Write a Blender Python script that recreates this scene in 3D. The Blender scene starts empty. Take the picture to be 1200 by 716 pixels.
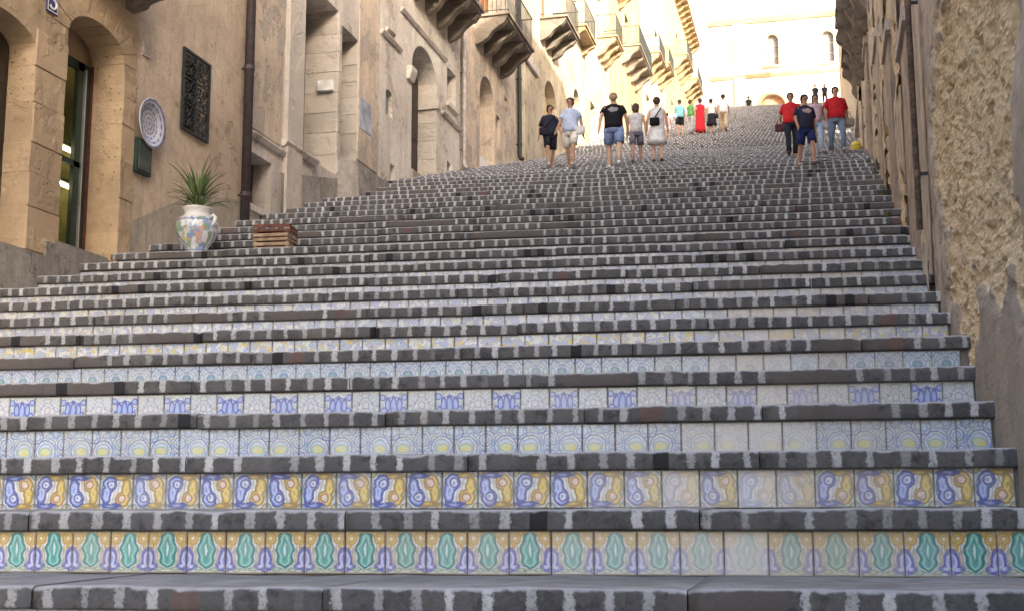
import bpy, bmesh, math, random
import numpy as np
from mathutils import Vector, Matrix
R = math.radians
rnd = random.Random(7)
scn = bpy.context.scene
COL = scn.collection

# ------------------------------------------------------------------ camera
EYE = 0.631
YAW, PITCH, ROLL = 0.2412, 0.1589, -0.003
cam_d = bpy.data.cameras.new('camera'); cam = bpy.data.objects.new('camera', cam_d); COL.objects.link(cam)
cam_d.sensor_width = 36; cam_d.lens = 1485 / 1200 * 36; cam_d.clip_start = 0.05; cam_d.clip_end = 2000
_f = Vector((-math.sin(YAW) * math.cos(PITCH), math.cos(YAW) * math.cos(PITCH), math.sin(PITCH)))
_r = Vector((math.cos(YAW), math.sin(YAW), 0)); _u = _r.cross(_f)
_r2 = _r * math.cos(ROLL) + _u * math.sin(ROLL); _u2 = _u * math.cos(ROLL) - _r * math.sin(ROLL)
m = Matrix((_r2, _u2, -_f)).transposed().to_4x4(); m.translation = Vector((0, 0, EYE)); cam.matrix_world = m
scn.camera = cam

# ------------------------------------------------------------------ world, sun, exposure
SUN_EL, SUN_AZ = R(21), R(138)          # azimuth clockwise from +Y (the street's uphill direction)
w = bpy.data.worlds.new('World'); scn.world = w; w.use_nodes = True
nt = w.node_tree; bg = nt.nodes['Background']
sky = nt.nodes.new('ShaderNodeTexSky'); sky.sky_type = 'NISHITA'; sky.sun_disc = False
sky.sun_elevation = SUN_EL; sky.sun_rotation = SUN_AZ; sky.altitude = 600; sky.dust_density = 8.0; sky.air_density = .7; sky.ozone_density = .6
nt.links.new(sky.outputs[0], bg.inputs[0]); bg.inputs[1].default_value = 0.15
sd = bpy.data.lights.new('sun', 'SUN'); sd.energy = 2.0; sd.angle = R(0.5); sd.color = (1, .93, .80)
sun = bpy.data.objects.new('sun', sd); COL.objects.link(sun)
_s = Vector((math.sin(SUN_AZ) * math.cos(SUN_EL), math.cos(SUN_AZ) * math.cos(SUN_EL), math.sin(SUN_EL)))
sun.rotation_euler = _s.to_track_quat('Z', 'Y').to_euler(); sun.location = (0, 0, 80)
scn.view_settings.view_transform = 'Standard'; scn.view_settings.look = 'None'
scn.view_settings.gamma = 1; scn.view_settings.exposure = 2.6
scn.cycles.max_bounces = 6; scn.cycles.diffuse_bounces = 4

# ------------------------------------------------------------------ node helper
class V:
    def __init__(s, g, k): s.g = g; s.k = k
    def _b(s, op, o, rev=False): return s.g.m(op, o, s) if rev else s.g.m(op, s, o)
    def __add__(s, o): return s._b('ADD', o)
    __radd__ = __add__
    def __sub__(s, o): return s._b('SUBTRACT', o)
    def __rsub__(s, o): return s._b('SUBTRACT', o, True)
    def __mul__(s, o): return s._b('MULTIPLY', o)
    __rmul__ = __mul__
    def __truediv__(s, o): return s._b('DIVIDE', o)
    def __neg__(s): return s * -1.0

class Mat:
    def __init__(s, name, rough=.8, spec=.3, metal=0):
        s.mat = bpy.data.materials.new(name); s.mat.use_nodes = True; s.t = s.mat.node_tree
        s.b = s.t.nodes['Principled BSDF']; s.b.inputs['Roughness'].default_value = rough
        s.b.inputs['Specular IOR Level'].default_value = spec; s.b.inputs['Metallic'].default_value = metal
        s._c = {}
    def n(s, typ, **kw):
        x = s.t.nodes.new('ShaderNode' + typ)
        for k, v in kw.items(): setattr(x, k, v)
        return x
    def put(s, inp, v):
        if isinstance(v, V): s.t.links.new(v.k, inp)
        elif hasattr(v, 'is_output'): s.t.links.new(v, inp)
        else:
            if isinstance(v, tuple) and len(v) == 3 and len(inp.default_value) == 4: v = v + (1,)
            inp.default_value = v
    def m(s, op, a, b=None, c=None, clamp=False):
        x = s.n('Math', operation=op, use_clamp=clamp); s.put(x.inputs[0], a)
        if b is not None: s.put(x.inputs[1], b)
        if c is not None: s.put(x.inputs[2], c)
        return V(s, x.outputs[0])
    def abs(s, a): return s.m('ABSOLUTE', a)
    def mn(s, a, b): return s.m('MINIMUM', a, b)
    def mx(s, a, b): return s.m('MAXIMUM', a, b)
    def clamp(s, a): return s.m('ADD', a, 0.0, clamp=True)
    def sm(s, a, lo, hi):
        x = s.n('MapRange', interpolation_type='SMOOTHSTEP'); s.put(x.inputs[0], a)
        x.inputs[1].default_value = lo; x.inputs[2].default_value = hi
        return V(s, x.outputs[0])
    def mix(s, f, a, b, mode='MIX'):
        x = s.n('Mix', data_type='RGBA', blend_type=mode); s.put(x.inputs[0], f); s.put(x.inputs[6], a); s.put(x.inputs[7], b)
        return x.outputs[2]
    def co(s, which='Object'):
        if which not in s._c:
            s._c[which] = s.n('NewGeometry').outputs['Position'] if which == 'World' else s.n('TexCoord').outputs[which]
        return s._c[which]
    def xyz(s, vec):
        x = s.n('SeparateXYZ'); s.put(x.inputs[0], vec); return [V(s, o) for o in x.outputs]
    def vec(s, a, b, c=0.0):
        x = s.n('CombineXYZ'); s.put(x.inputs[0], a); s.put(x.inputs[1], b); s.put(x.inputs[2], c); return x.outputs[0]
    def scale(s, vec, sc):
        x = s.n('Mapping'); s.put(x.inputs[0], vec); x.inputs['Scale'].default_value = sc; return x.outputs[0]
    def noise(s, sc, det=4, rough=.55, vec=None, dist=0):
        x = s.n('TexNoise'); s.put(x.inputs['Vector'], s.co('World') if vec is None else vec)
        x.inputs['Scale'].default_value = sc; x.inputs['Detail'].default_value = det
        x.inputs['Roughness'].default_value = rough; x.inputs['Distortion'].default_value = dist
        return V(s, x.outputs['Fac'])
    def vor(s, sc, vec=None, feature='F1', out='Distance'):
        x = s.n('TexVoronoi', feature=feature); s.put(x.inputs['Vector'], s.co('World') if vec is None else vec)
        x.inputs['Scale'].default_value = sc
        return x.outputs[out] if out == 'Color' else V(s, x.outputs[out])
    def white(s, vec):
        x = s.n('TexWhiteNoise', noise_dimensions='3D'); s.put(x.inputs['Vector'], vec); return V(s, x.outputs['Value'])
    def bump(s, h, strength=.3, dist=.02):
        x = s.n('Bump'); x.inputs['Strength'].default_value = strength; x.inputs['Distance'].default_value = dist
        s.put(x.inputs['Height'], h); s.t.links.new(x.outputs[0], s.b.inputs['Normal'])
    def color(s, c): s.put(s.b.inputs['Base Color'], c)
    def objcol(s):
        if 'oc' not in s._c: s._c['oc'] = s.n('ObjectInfo').outputs['Color']
        return s._c['oc']

def plain(name, c, rough=.7, var=.25, sc=6.0, metal=0, spec=.3, bump=0):
    g = Mat(name, rough, spec, metal); nz = g.noise(sc, 4, .6, g.co('Object'))
    g.color(g.mix(g.sm(nz, .3, .7), tuple(x * (1 - var) for x in c), tuple(min(1, x * (1 + var)) for x in c)))
    if bump: g.bump(g.noise(sc * 6, 3, .6, g.co('Object')), bump, .01)
    return g.mat

def plaster(name, base, stain, bare, amt=.5, bare_amt=.62, sc=.55, rough=.9, grime=.5):
    """lime plaster: large blotches, rain streaks, patches scaled back to the coat below with a crisp broken rim"""
    g = Mat(name, rough, .15)
    p = g.co('World')
    big = g.noise(sc, 6, .62); med = g.noise(2.2, 8, .66); fine = g.noise(30, 5, .72); mott = g.noise(7, 7, .7)
    streak = g.noise(1.0, 6, .65, g.scale(p, (2.6, 2.6, .30))); streak2 = g.noise(1.0, 6, .7, g.scale(p, (7, 7, .7)))
    pale = tuple(min(.78, x * 1.22 + .03) for x in base)
    c = g.mix(g.sm(big, .34, .66), pale, tuple(b * .55 + s_ * .45 for b, s_ in zip(base, stain)))
    c = g.mix(g.sm(g.noise(1.1, 6, .6), .48, .66) * .6, c, base)
    c = g.mix(g.sm(mott, .42, .66) * .45, c, stain)
    c = g.mix(g.sm(streak, .44, .70) * amt, c, stain); c = g.mix(g.sm(streak2, .54, .74) * amt * .7, c, tuple(x * .62 for x in stain))
    ms = med * .55 + big * .45
    bm = g.sm(ms, bare_amt - .04, bare_amt - .02); rim = g.sm(.010 - g.abs(ms - bare_amt + .032), 0, .006)
    c = g.mix(bm * .8, c, g.mix(mott, bare, tuple(x * .6 for x in bare)))
    c = g.mix(rim * .55, c, tuple(x * .35 for x in stain))
    c = g.mix(g.sm(fine, .42, .75) * .4, c, tuple(x * .5 for x in stain))
    c = g.mix(g.sm(g.noise(11, 7, .72), .57, .70) * grime * .7, c, tuple(x * .38 for x in stain))
    crack = g.vor(.9, g.vec(*[q + (med - .5) * .5 for q in g.xyz(p)]), 'DISTANCE_TO_EDGE')
    c = g.mix(g.sm(.006 - crack, 0, .004) * .4 * g.sm(big, .45, .6), c, tuple(x * .25 for x in stain))
    g.color(c)
    g.bump(med * .5 + fine * .3 + mott * .4 - bm * .45, .6, .035)
    return g.mat

# ------------------------------------------------------------------ mesh helper
class MB:
    def __init__(s): s.v = []; s.f = []; s.uv = None; s.mi = []
    def add(s, vs, fs):
        o = len(s.v); s.v += [tuple(x) for x in vs]; s.f += [tuple(i + o for i in f) for f in fs]; return s
    def quad(s, a, b, c, d): return s.add([a, b, c, d], [(0, 1, 2, 3)])
    def box(s, x0, x1, y0, y1, z0, z1):
        return s.add([(x0, y0, z0), (x1, y0, z0), (x1, y1, z0), (x0, y1, z0), (x0, y0, z1), (x1, y0, z1), (x1, y1, z1), (x0, y1, z1)],
                     [(0, 3, 2, 1), (4, 5, 6, 7), (0, 1, 5, 4), (1, 2, 6, 5), (2, 3, 7, 6), (3, 0, 4, 7)])
    def cbox(s, x0, x1, y0, y1, z0, z1, b=.01, j=0):
        """box with chamfered edges (and optional jitter)"""
        vs = []; idx = {}
        for ix, (xa, sx) in enumerate(((x0, 1), (x1, -1))):
            for iy, (ya, sy) in enumerate(((y0, 1), (y1, -1))):
                for iz, (za, sz) in enumerate(((z0, 1), (z1, -1))):
                    jj = [rnd.uniform(-j, j) for _ in range(3)]
                    for ax in range(3):
                        q = [xa + sx * b, ya + sy * b, za + sz * b]; q[ax] = (xa, ya, za)[ax]
                        idx[ix, iy, iz, ax] = len(vs); vs.append((q[0] + jj[0], q[1] + jj[1], q[2] + jj[2]))
        I = idx; fs = []
        for a in (0, 1):
            k = [I[a, 0, 0, 0], I[a, 0, 1, 0], I[a, 1, 1, 0], I[a, 1, 0, 0]]; fs.append(k if a == 0 else k[::-1])
            k = [I[0, a, 0, 1], I[1, a, 0, 1], I[1, a, 1, 1], I[0, a, 1, 1]]; fs.append(k if a == 0 else k[::-1])
            k = [I[0, 0, a, 2], I[0, 1, a, 2], I[1, 1, a, 2], I[1, 0, a, 2]]; fs.append(k if a == 0 else k[::-1])
        for a in (0, 1):
            for c in (0, 1):
                fs.append([I[a, c, 0, 0], I[a, c, 1, 0], I[a, c, 1, 1], I[a, c, 0, 1]])
                fs.append([I[a, 0, c, 0], I[a, 1, c, 0], I[a, 1, c, 2], I[a, 0, c, 2]])
                fs.append([I[0, a, c, 1], I[1, a, c, 1], I[1, a, c, 2], I[0, a, c, 2]])
        for a in (0, 1):
            for c in (0, 1):
                for d in (0, 1): fs.append([I[a, c, d, 0], I[a, c, d, 1], I[a, c, d, 2]])
        return s.add(vs, fs)
    def prism(s, prof, axis, a0, a1):
        """2D profile extruded; axis 'y': prof=(x,z), axis 'x': prof=(y,z), axis 'z': prof=(x,y)"""
        mp = {'y': lambda p, a: (p[0], a, p[1]), 'x': lambda p, a: (a, p[0], p[1]), 'z': lambda p, a: (p[0], p[1], a)}[axis]
        n = len(prof); vs = [mp(p, a0) for p in prof] + [mp(p, a1) for p in prof]
        return s.add(vs, [tuple(range(n))[::-1], tuple(range(n, 2 * n))] + [(i, (i + 1) % n, n + (i + 1) % n, n + i) for i in range(n)])
    def tube(s, pts, rad, seg=8, cap=True):
        pts = [Vector(p) for p in pts]; n = len(pts)
        rads = rad if isinstance(rad, (list, tuple)) else [rad] * n
        vs = []; up = None
        for i, p in enumerate(pts):
            t = (pts[min(i + 1, n - 1)] - pts[max(i - 1, 0)]).normalized()
            if up is None: up = Vector((0, 0, 1)) if abs(t.z) < .9 else Vector((0, 1, 0))
            a = t.cross(up).normalized(); b = a.cross(t).normalized(); up = b
            r_ = rads[i]; ra, rb = r_ if isinstance(r_, tuple) else (r_, r_)
            for k in range(seg):
                th = 2 * math.pi * k / seg; vs.append(p + a * math.cos(th) * ra + b * math.sin(th) * rb)
        fs = [(i * seg + k, i * seg + (k + 1) % seg, (i + 1) * seg + (k + 1) % seg, (i + 1) * seg + k) for i in range(n - 1) for k in range(seg)]
        if cap: fs += [tuple(range(seg))[::-1], tuple(range((n - 1) * seg, n * seg))]
        return s.add(vs, fs)
    def rings(s, rows, seg=14, cap=True):
        """rows of (cx,cy,z,rx,ry) horizontal ellipses"""
        vs = [(cx + rx * math.cos(2 * math.pi * k / seg), cy + ry * math.sin(2 * math.pi * k / seg), z) for cx, cy, z, rx, ry in rows for k in range(seg)]
        n = len(rows)
        fs = [(i * seg + k, i * seg + (k + 1) % seg, (i + 1) * seg + (k + 1) % seg, (i + 1) * seg + k) for i in range(n - 1) for k in range(seg)]
        if cap: fs += [tuple(range(seg))[::-1], tuple(range((n - 1) * seg, n * seg))]
        return s.add(vs, fs)
    def sphere(s, c, rx, ry, rz, seg=10, rows=7, z0=-1.0):
        a0 = math.asin(max(-1, z0)); rr = []
        for i in range(rows + 1):
            a = a0 + (math.pi / 2 - a0) * i / rows
            rr.append((c[0], c[1], c[2] + rz * math.sin(a), max(.0005, rx * math.cos(a)), max(.0005, ry * math.cos(a))))
        return s.rings(rr, seg)
    def mesh(s, name):
        me = bpy.data.meshes.new(name); me.from_pydata(s.v, [], s.f); me.update(); return me
    def build(s, name, mat, parent=None, smooth=False, loc=None, world=True):
        me = s.mesh(name); o = bpy.data.objects.new(name, me); COL.objects.link(o)
        if mat: me.materials.append(mat)
        if smooth: me.shade_smooth()
        if parent:
            o.parent = parent
            if world: o.location = -wloc(parent)
        elif loc is not None:
            me.transform(Matrix.Translation(-Vector(loc))); o.location = loc
        return o

def wloc(o):
    p = Vector((0, 0, 0))
    while o: p += o.location; o = o.parent
    return p
def fix_normals(me):
    bm = bmesh.new(); bm.from_mesh(me); bmesh.ops.recalc_face_normals(bm, faces=bm.faces); bm.to_mesh(me); bm.free()
def tag(o, label, cat, group=None, kind=None):
    o['label'] = label; o['category'] = cat
    if group: o['group'] = group
    if kind: o['kind'] = kind
    return o
def empty(name, loc, rz=0.0):
    o = bpy.data.objects.new(name, None); COL.objects.link(o); o.location = loc; o.rotation_euler = (0, 0, rz); o.empty_display_size = .2; return o
def thing(name, label, cat, loc, group=None): return tag(empty(name, loc), label, cat, group)
def structure(o): o['kind'] = 'structure'; return o

# numpy value noise for real relief
def vnoise(x, y, seed=0):
    xi = np.floor(x).astype(np.int64); yi = np.floor(y).astype(np.int64); fx = x - xi; fy = y - yi
    fx = fx * fx * (3 - 2 * fx); fy = fy * fy * (3 - 2 * fy)
    def h(a, b):
        q = (a * 374761393 + b * 668265263 + seed * 974711) & 0xffffffff
        q = ((q ^ (q >> 13)) * 1274126177) & 0xffffffff
        return ((q ^ (q >> 16)) & 0xffff) / 65535.0
    return (h(xi, yi) * (1 - fx) + h(xi + 1, yi) * fx) * (1 - fy) + (h(xi, yi + 1) * (1 - fx) + h(xi + 1, yi + 1) * fx) * fy
def fbm(x, y, oct=4, seed=0):
    a = .5; t = 0; n = 0
    for i in range(oct): t = t + a * vnoise(x * 2 ** i, y * 2 ** i, seed + i); n += a; a *= .5
    return t / n

# ------------------------------------------------------------------ staircase geometry
RISE, TREAD, Y1, SKEW = .315, .9012, 5.224, .0865
NTOP = 97; LAND = 31
XL = -9.35
def xr(y): return .955 + .014 * (y - 6)
def yf(n, x=0.0): return Y1 + (n - 1) * TREAD + 2.3 * min(1.0, max(0.0, (n - 25) / 18.0)) + SKEW * x
SLAB = .10; OVER = .045; TILE = .204

# basalt slabs with pecked whitish marks along the front
def basalt():
    g = Mat('basalt', .75, .35)
    uv = g.n('UVMap').outputs[0]; u, v, _ = g.xyz(uv)
    wob = g.noise(1.3, 2, .5)
    uu = u / .16 + (g.noise(.9, 2) - .5) * .5
    k = g.m('FLOOR', uu); rn = g.white(g.vec(k, 3.7, 1.0)); rn2 = g.white(g.vec(k, 9.1, 5.0)); rn3 = g.white(g.vec(k, 4.3, 8.0))
    lo = g.abs(uu - k - .5 + (rn2 - .5) * .22)
    rough_e = (g.noise(34, 4, .75) - .5) * .34
    width = .10 + rn3 * .06
    dash = g.sm(width - lo + rough_e, -.03, .04) * g.sm(v, .02, .12) * g.sm(1.2 - v, .16, .24)
    dash = dash * g.sm(rn, .07, .10) * g.sm(g.noise(45, 5, .78), .27, .52) * (.36 + rn2 * .52) * (.7 + g.sm(g.noise(.6, 3), .38, .58) * .3)
    grp = g.white(g.vec(g.m('FLOOR', k / 3.0), 2.2, 6.0)); plainst = g.sm(.07 - grp, 0, .004); dash = dash * (1.0 - plainst)
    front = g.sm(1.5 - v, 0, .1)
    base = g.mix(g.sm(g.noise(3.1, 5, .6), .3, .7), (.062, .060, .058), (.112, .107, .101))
    base = g.mix(g.sm(g.noise(60, 3, .7), .45, .75) * .5, base, (.16, .15, .145)); base = g.mix(g.sm(g.noise(.8, 4, .6), .42, .62) * .45, base, (.11, .105, .10)); base = g.mix(g.sm(g.noise(13, 6, .7), .50, .66) * .65, base, (.03, .028, .027))
    base = g.mix(g.sm(g.noise(2.2, 5, .65), .6, .72) * .45, base, (.16, .135, .10))
    base = g.mix(plainst * front * .7, base, (.105, .088, .078))
    dark = g.sm(.30 - lo, 0, .05) * g.sm(.052 - rn, 0, .005) * front
    base = g.mix(dark, base, (.018, .017, .018))
    red = g.sm(.42 - lo, 0, .05) * g.sm(g.mn(.075 - rn, rn - .056), 0, .003) * front
    base = g.mix(red * .6 * g.sm(rn2, .4, .5), base, (.15, .08, .06))
    base = g.mix(dash * front, base, (.60, .59, .575))
    top = g.mix(g.sm(g.noise(7, 5, .65), .3, .7), (.24, .24, .24), (.36, .36, .36))  # tread painted paler than the front, sky light put into its colour
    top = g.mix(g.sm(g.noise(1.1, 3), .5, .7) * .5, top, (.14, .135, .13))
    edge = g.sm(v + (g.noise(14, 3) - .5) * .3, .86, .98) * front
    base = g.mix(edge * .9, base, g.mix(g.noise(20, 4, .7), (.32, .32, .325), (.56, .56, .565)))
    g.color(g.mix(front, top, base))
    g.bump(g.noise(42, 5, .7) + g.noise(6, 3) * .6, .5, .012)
    return g.mat
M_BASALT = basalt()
M_CORE = plaster('old_mortar', (.20, .18, .155), (.10, .09, .08), (.14, .12, .10))

# ---- painted maiolica tiles: flat print as shader maths in tile uv
WHITE = (.76, .745, .69)
def tile_mat(row, stuff=False):
    g = Mat('maiolica_row_%d%s' % (row, '_far' if stuff else ''), .28, .5)
    uv = g.n('UVMap').outputs[0]; u0, v0, _ = g.xyz(uv)
    if stuff:
        a = g.n('Attribute', attribute_name='tcol'); colr = a.outputs['Color']
    else: colr = g.objcol()
    sp = g.n('SeparateColor'); g.put(sp.inputs[0], colr); fade, par, rn = [V(g, o) for o in sp.outputs]
    wv = g.vec(u0 * 3.0, v0 * 3.0, rn * 57.0)
    u = u0 + (g.noise(1.3, 2, .5, wv) - .5) * .10; v = v0 + (g.noise(1.5, 2, .5, g.vec(u0 * 3.0, v0 * 3.0, rn * 57.0 + 9.0)) - .5) * .10
    def circ(cx, cy, r, uu=None, vv=None):
        uu = u if uu is None else uu; vv = v if vv is None else vv
        dx = uu - cx; dy = vv - cy
        return g.m('SQRT', dx * dx + dy * dy) - r
    def ell(cx, cy, a, b, uu=None, vv=None):
        uu = u if uu is None else uu; vv = v if vv is None else vv
        dx = (uu - cx) / a; dy = (vv - cy) / b
        return (g.m('SQRT', dx * dx + dy * dy) - 1.0) * min(a, b)
    def paint(c, sd_, fill, line, w=.018, soft=.03, op=1.0):
        if fill is not None: c = g.mix(g.sm(-sd_, -soft * .5, soft * .5) * op, c, fill)
        if line is not None: c = g.mix(g.sm(w - g.abs(sd_), -soft * .5, soft * .5) * op, c, line)
        return c
    BL = (.10, .13, .40); LB = (.33, .40, .68); YE = (.62, .44, .07); OC = (.50, .33, .10); GR = (.28, .36, .20); TE = (.06, .30, .27); VI = (.20, .22, .52)
    c = g.mix(g.noise(2.0, 2, .5, wv), WHITE, (.69, .69, .66))
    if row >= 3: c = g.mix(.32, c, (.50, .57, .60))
    def flourish(c, col, sc, seed, amt, w=.022):
        a = g.noise(sc, 2, .5, g.vec(g.abs(u - .5) if row in (1, 4, 5) else u, v, seed), .8)
        return g.mix(g.sm(w - g.abs(a - .5), -w * .5, w * .5) * amt, c, col)
    if row in (1, 2): c = flourish(c, (.40, .44, .34), 5.0, 2.0, .55)
    if row in (3, 4, 5): c = flourish(flourish(flourish(c, (.14, .20, .50), 4.5, 3.0 + row, .85), (.26, .36, .48), 7.0, 8.0 + row, .7), (.52, .50, .20), 4.0, 12.0 + row, .65)
    if row == 1:
        s = g.abs(u - .5)
        c = paint(c, ell(0, .55, .30, .47, s, v), None, (.40, .48, .36), .014)
        c = g.mix(g.sm(v0 - .60, 0, .2) * g.sm(s, .16, .28) * .45, c, (.66, .50, .20))
        for cx, cy, r_ in ((.36, .82, .13), (.46, .64, .10), (.22, .95, .08)):
            d = circ(cx, cy, r_, s, v); c = paint(c, d, (.66, .46, .14), OC, .022); c = paint(c, d + r_ * .55, (.74, .68, .52), OC, .014)
        bell = g.mn(ell(.5, .33, .15, .25, s, v), g.mn(ell(.385, .17, .115, .075, s, v), ell(.5, .09, .06, .10, s, v)))
        c = paint(c, bell, (.40, .42, .70), (.13, .14, .42), .03); c = g.mix(g.sm(.014 - g.abs(bell + .06), -.01, .01) * .9, c, (.66, .66, .78)); c = paint(c, ell(.5, .36, .04, .13, s, v), (.26, .28, .60), None); c = paint(c, ell(.29, .42, .03, .16, s, v), (.66, .60, .48), (.40, .34, .26), .010); c = paint(c, ell(.20, .10, .10, .035, s, v), (.52, .58, .40), (.24, .34, .26), .012)
        lobes = g.m('SINE', v * 19.0) * .024
        leaf = g.mx(circ(-.30, .54, .53, s, v), ell(0, .54, .205, .49, s, v)) + lobes
        c = paint(c, leaf, (.13, .42, .36), (.035, .20, .19), .026); c = g.mix(g.sm(.013 - g.abs(leaf + .07), -.01, .01) * .9, c, (.42, .64, .55)); c = paint(c, ell(0, .56, .045, .22, s, v), (.60, .74, .66), TE, .014)
        c = g.mix(g.sm(.05 - v0, -.01, .01) * .8, c, (.50, .42, .26))
        c = g.mix(g.sm(v0 - .955, -.01, .01) * .6, c, (.52, .44, .20))
    elif row == 2:
        vv = par * (1.0 - v) + (1.0 - par) * v
        c = g.mix(.25, c, (.50, .55, .46)); c = paint(c, circ(.5, .5, .47), WHITE, (.22, .27, .24), .022)
        for cx, cy, q in ((0, 0, (.36, .42, .60)), (1, 1, (.36, .42, .60)), (0, 1, (.62, .52, .24)), (1, 0, (.62, .52, .24))): c = paint(c, circ(cx, cy, .15), q, (.20, .26, .24), .02); c = paint(c, circ(cx, cy, .06), WHITE, None)
        fl = g.m('SINE', vv * 30.0 + u * 9.0) * .009
        sk = (vv - .5) * .35
        def comma(uu, w_): 
            head = circ(.30, .70, .205, uu, w_); body = ell(.20, .44, .13, .31, uu - (w_ - .4) * .06, w_); tail = ell(.36, .115, .22, .06, uu, w_)
            return g.mn(g.mn(head, body), tail) + fl
        blue = comma(u, vv); yel = comma(1.0 - u, 1.0 - vv) 
        c = paint(c, yel, (.66, .46, .07), (.34, .22, .06), .024); c = g.mix(g.sm(.017 - g.abs(yel + .075), -.012, .012) * .75, c, (.76, .64, .28))
        c = paint(c, circ(.675, .31, .11, u, vv), (.76, .62, .50), (.42, .20, .10), .022)
        c = paint(c, blue, (.27, .34, .66), (.06, .08, .32), .026); c = g.mix(g.sm(.017 - g.abs(blue + .075), -.012, .012) * .8, c, (.58, .64, .82))
        c = paint(c, circ(.335, .69, .115, u, vv), (.68, .70, .76), (.08, .10, .34), .022); c = paint(c, circ(.32, .68, .045, u, vv), (.30, .36, .66), None)
        c = paint(c, ell(.5, .5, .035, .26, u - sk, v), None, (.46, .44, .40), .012)
    elif row == 3:
        uu = par * (1.0 - u) + (1.0 - par) * u
        for cx, cy, rs in ((.0, .55, (.10, .19, .28)), (.62, .34, (.24, .34, .43)), (.95, .80, (.12, .22)), (.30, .92, (.10, .17))):
            for i, r_ in enumerate(rs): c = paint(c, circ(cx, cy, r_, uu, v), (.52, .60, .70) if i == 0 else None, (.16, .23, .50) if i % 2 else (.26, .36, .50), .018)
        c = paint(c, ell(.62, .32, .20, .13, uu, v), (.58, .60, .36), (.34, .42, .32), .016); c = paint(c, ell(.70, .28, .09, .05, uu, v), (.66, .60, .16), None)
        c = paint(c, ell(.5, .82, .13, .07, uu, v), (.50, .58, .58), (.30, .38, .55), .014); c = paint(c, circ(.08, .14, .09, uu, v), (.46, .54, .66), BL, .014)
    elif row == 4:
        s = g.abs(u - .5)
        a_ = c
        for d in (ell(0, .45, .10, .34, s, v), ell(.22, .52, .09, .22, s, v), ell(.36, .30, .10, .12, s, v), circ(.40, .78, .10, s, v)): a_ = paint(a_, d, (.36, .44, .70), (.10, .13, .42), .02)
        a_ = paint(a_, circ(0, .50, .30, s, v), None, BL, .014); a_ = paint(a_, ell(0, .10, .20, .05, s, v), (.60, .56, .32), (.40, .40, .44), .012)
        b_ = c; dia = g.abs(u - .5) + g.abs(v - .5)
        b_ = paint(b_, dia - .34, None, (.36, .35, .42), .016); b_ = paint(b_, circ(.5, .5, .12), (.62, .60, .60), (.34, .32, .40), .018)
        b_ = paint(b_, ell(.0, .84, .15, .08, s, v), (.56, .60, .56), (.34, .36, .46), .014); b_ = paint(b_, ell(.0, .12, .19, .06, s, v), (.55, .60, .70), (.34, .36, .46), .014)
        b_ = paint(b_, circ(.5, .5, .22, s, v), None, (.42, .42, .46), .012)
        c = g.mix(g.sm(par, .4, .6), b_, a_)
    elif row == 5:
        s = g.abs(u - .5)
        for d in (g.abs(s - g.abs(v - .5)), ): c = g.mix(g.sm(.022 - d, -.012, .012) * .7, c, (.34, .42, .52))
        for r_ in (.16, .27, .38): c = paint(c, ell(0, .5, r_ * 1.15, r_, s, v), None, (.26, .36, .50), .018)
        c = paint(c, ell(0, .52, .14, .10, s, v), (.26, .40, .38), (.16, .24, .36), .02); c = paint(c, ell(.36, .5, .07, .16, s, v), (.50, .58, .56), (.28, .36, .50), .015)
        c = paint(c, circ(.5, .95, .14, s, v), (.48, .56, .66), BL, .014)
    else:
        sv = g.vec(u * 1.0 + rn * 13.0, v * 1.0, rn * 31.0)
        n1 = g.noise(3.2, 3, .6, sv); n2 = g.noise(4.1, 3, .6, g.vec(u + 5.0, v + rn * 9.0, rn * 17.0)); n3 = g.noise(3.0, 2, .5, g.vec(u + 9.0 + par * 3.0, v, rn * 11.0))
        c = g.mix(g.sm(n1, .5, .6) * .8, c, (.33, .40, .64)); c = g.mix(g.sm(.03 - g.abs(n1 - .52), -.02, .02) * .6, c, BL)
        yel_amt = .95 if row == 6 else .35
        c = g.mix(g.sm(n2, .53, .62) * yel_amt, c, (.62, .50, .12)); c = g.mix(g.sm(n3, .56, .64) * .5, c, (.38, .48, .42))
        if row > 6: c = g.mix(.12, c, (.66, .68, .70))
    # wear: glaze rubbed pale where feet and weather have worn it, chips and grime
    wn = g.noise(2.6, 5, .65, g.vec(u0 * 1.5, v0 * 1.5, rn * 91.0))
    if row == 1: c = flourish(c, (.30, .26, .30), 6.5, 21.0, .40, .018)
    if row == 2: c = flourish(c, (.16, .20, .34), 6.0, 22.0, .35, .018)
    c = g.mix(g.clamp(fade * (.35 + wn * .8)), c, g.mix(rn, (.72, .61, .46), (.68, .66, .62)))
    c = g.mix(.55, c, g.mix(rn, (.86, .85, .82), (1.0, 1.0, 1.0)), 'MULTIPLY')
    c = g.mix(g.sm(wn, .64, .70) * .65 * g.sm(rn, .35, .45), c, (.20, .19, .16))
    gr = g.noise(9.0, 5, .7); c = g.mix(g.sm(gr, .54, .75) * .38, c, (.33, .31, .27))
    ed = g.mn(g.mn(u0, 1.0 - u0), g.mn(v0, 1.0 - v0)); c = g.mix(g.sm(.045 - ed + (gr - .5) * .06, -.02, .03) * .42, c, (.30, .28, .24))
    c = g.mix(g.sm(g.noise(24.0, 3, .6), .70, .76) * .6, c, (.16, .13, .11))
    g.color(c)
    g.bump(g.noise(30.0, 3, .6), .12, .004)
    return g.mat
ROWS_OBJ = 8
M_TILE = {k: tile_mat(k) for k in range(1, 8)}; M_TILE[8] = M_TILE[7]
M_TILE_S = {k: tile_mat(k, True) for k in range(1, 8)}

stairs = structure(empty('staircase', (0, Y1, 0)))
SB = -stairs.location

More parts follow.
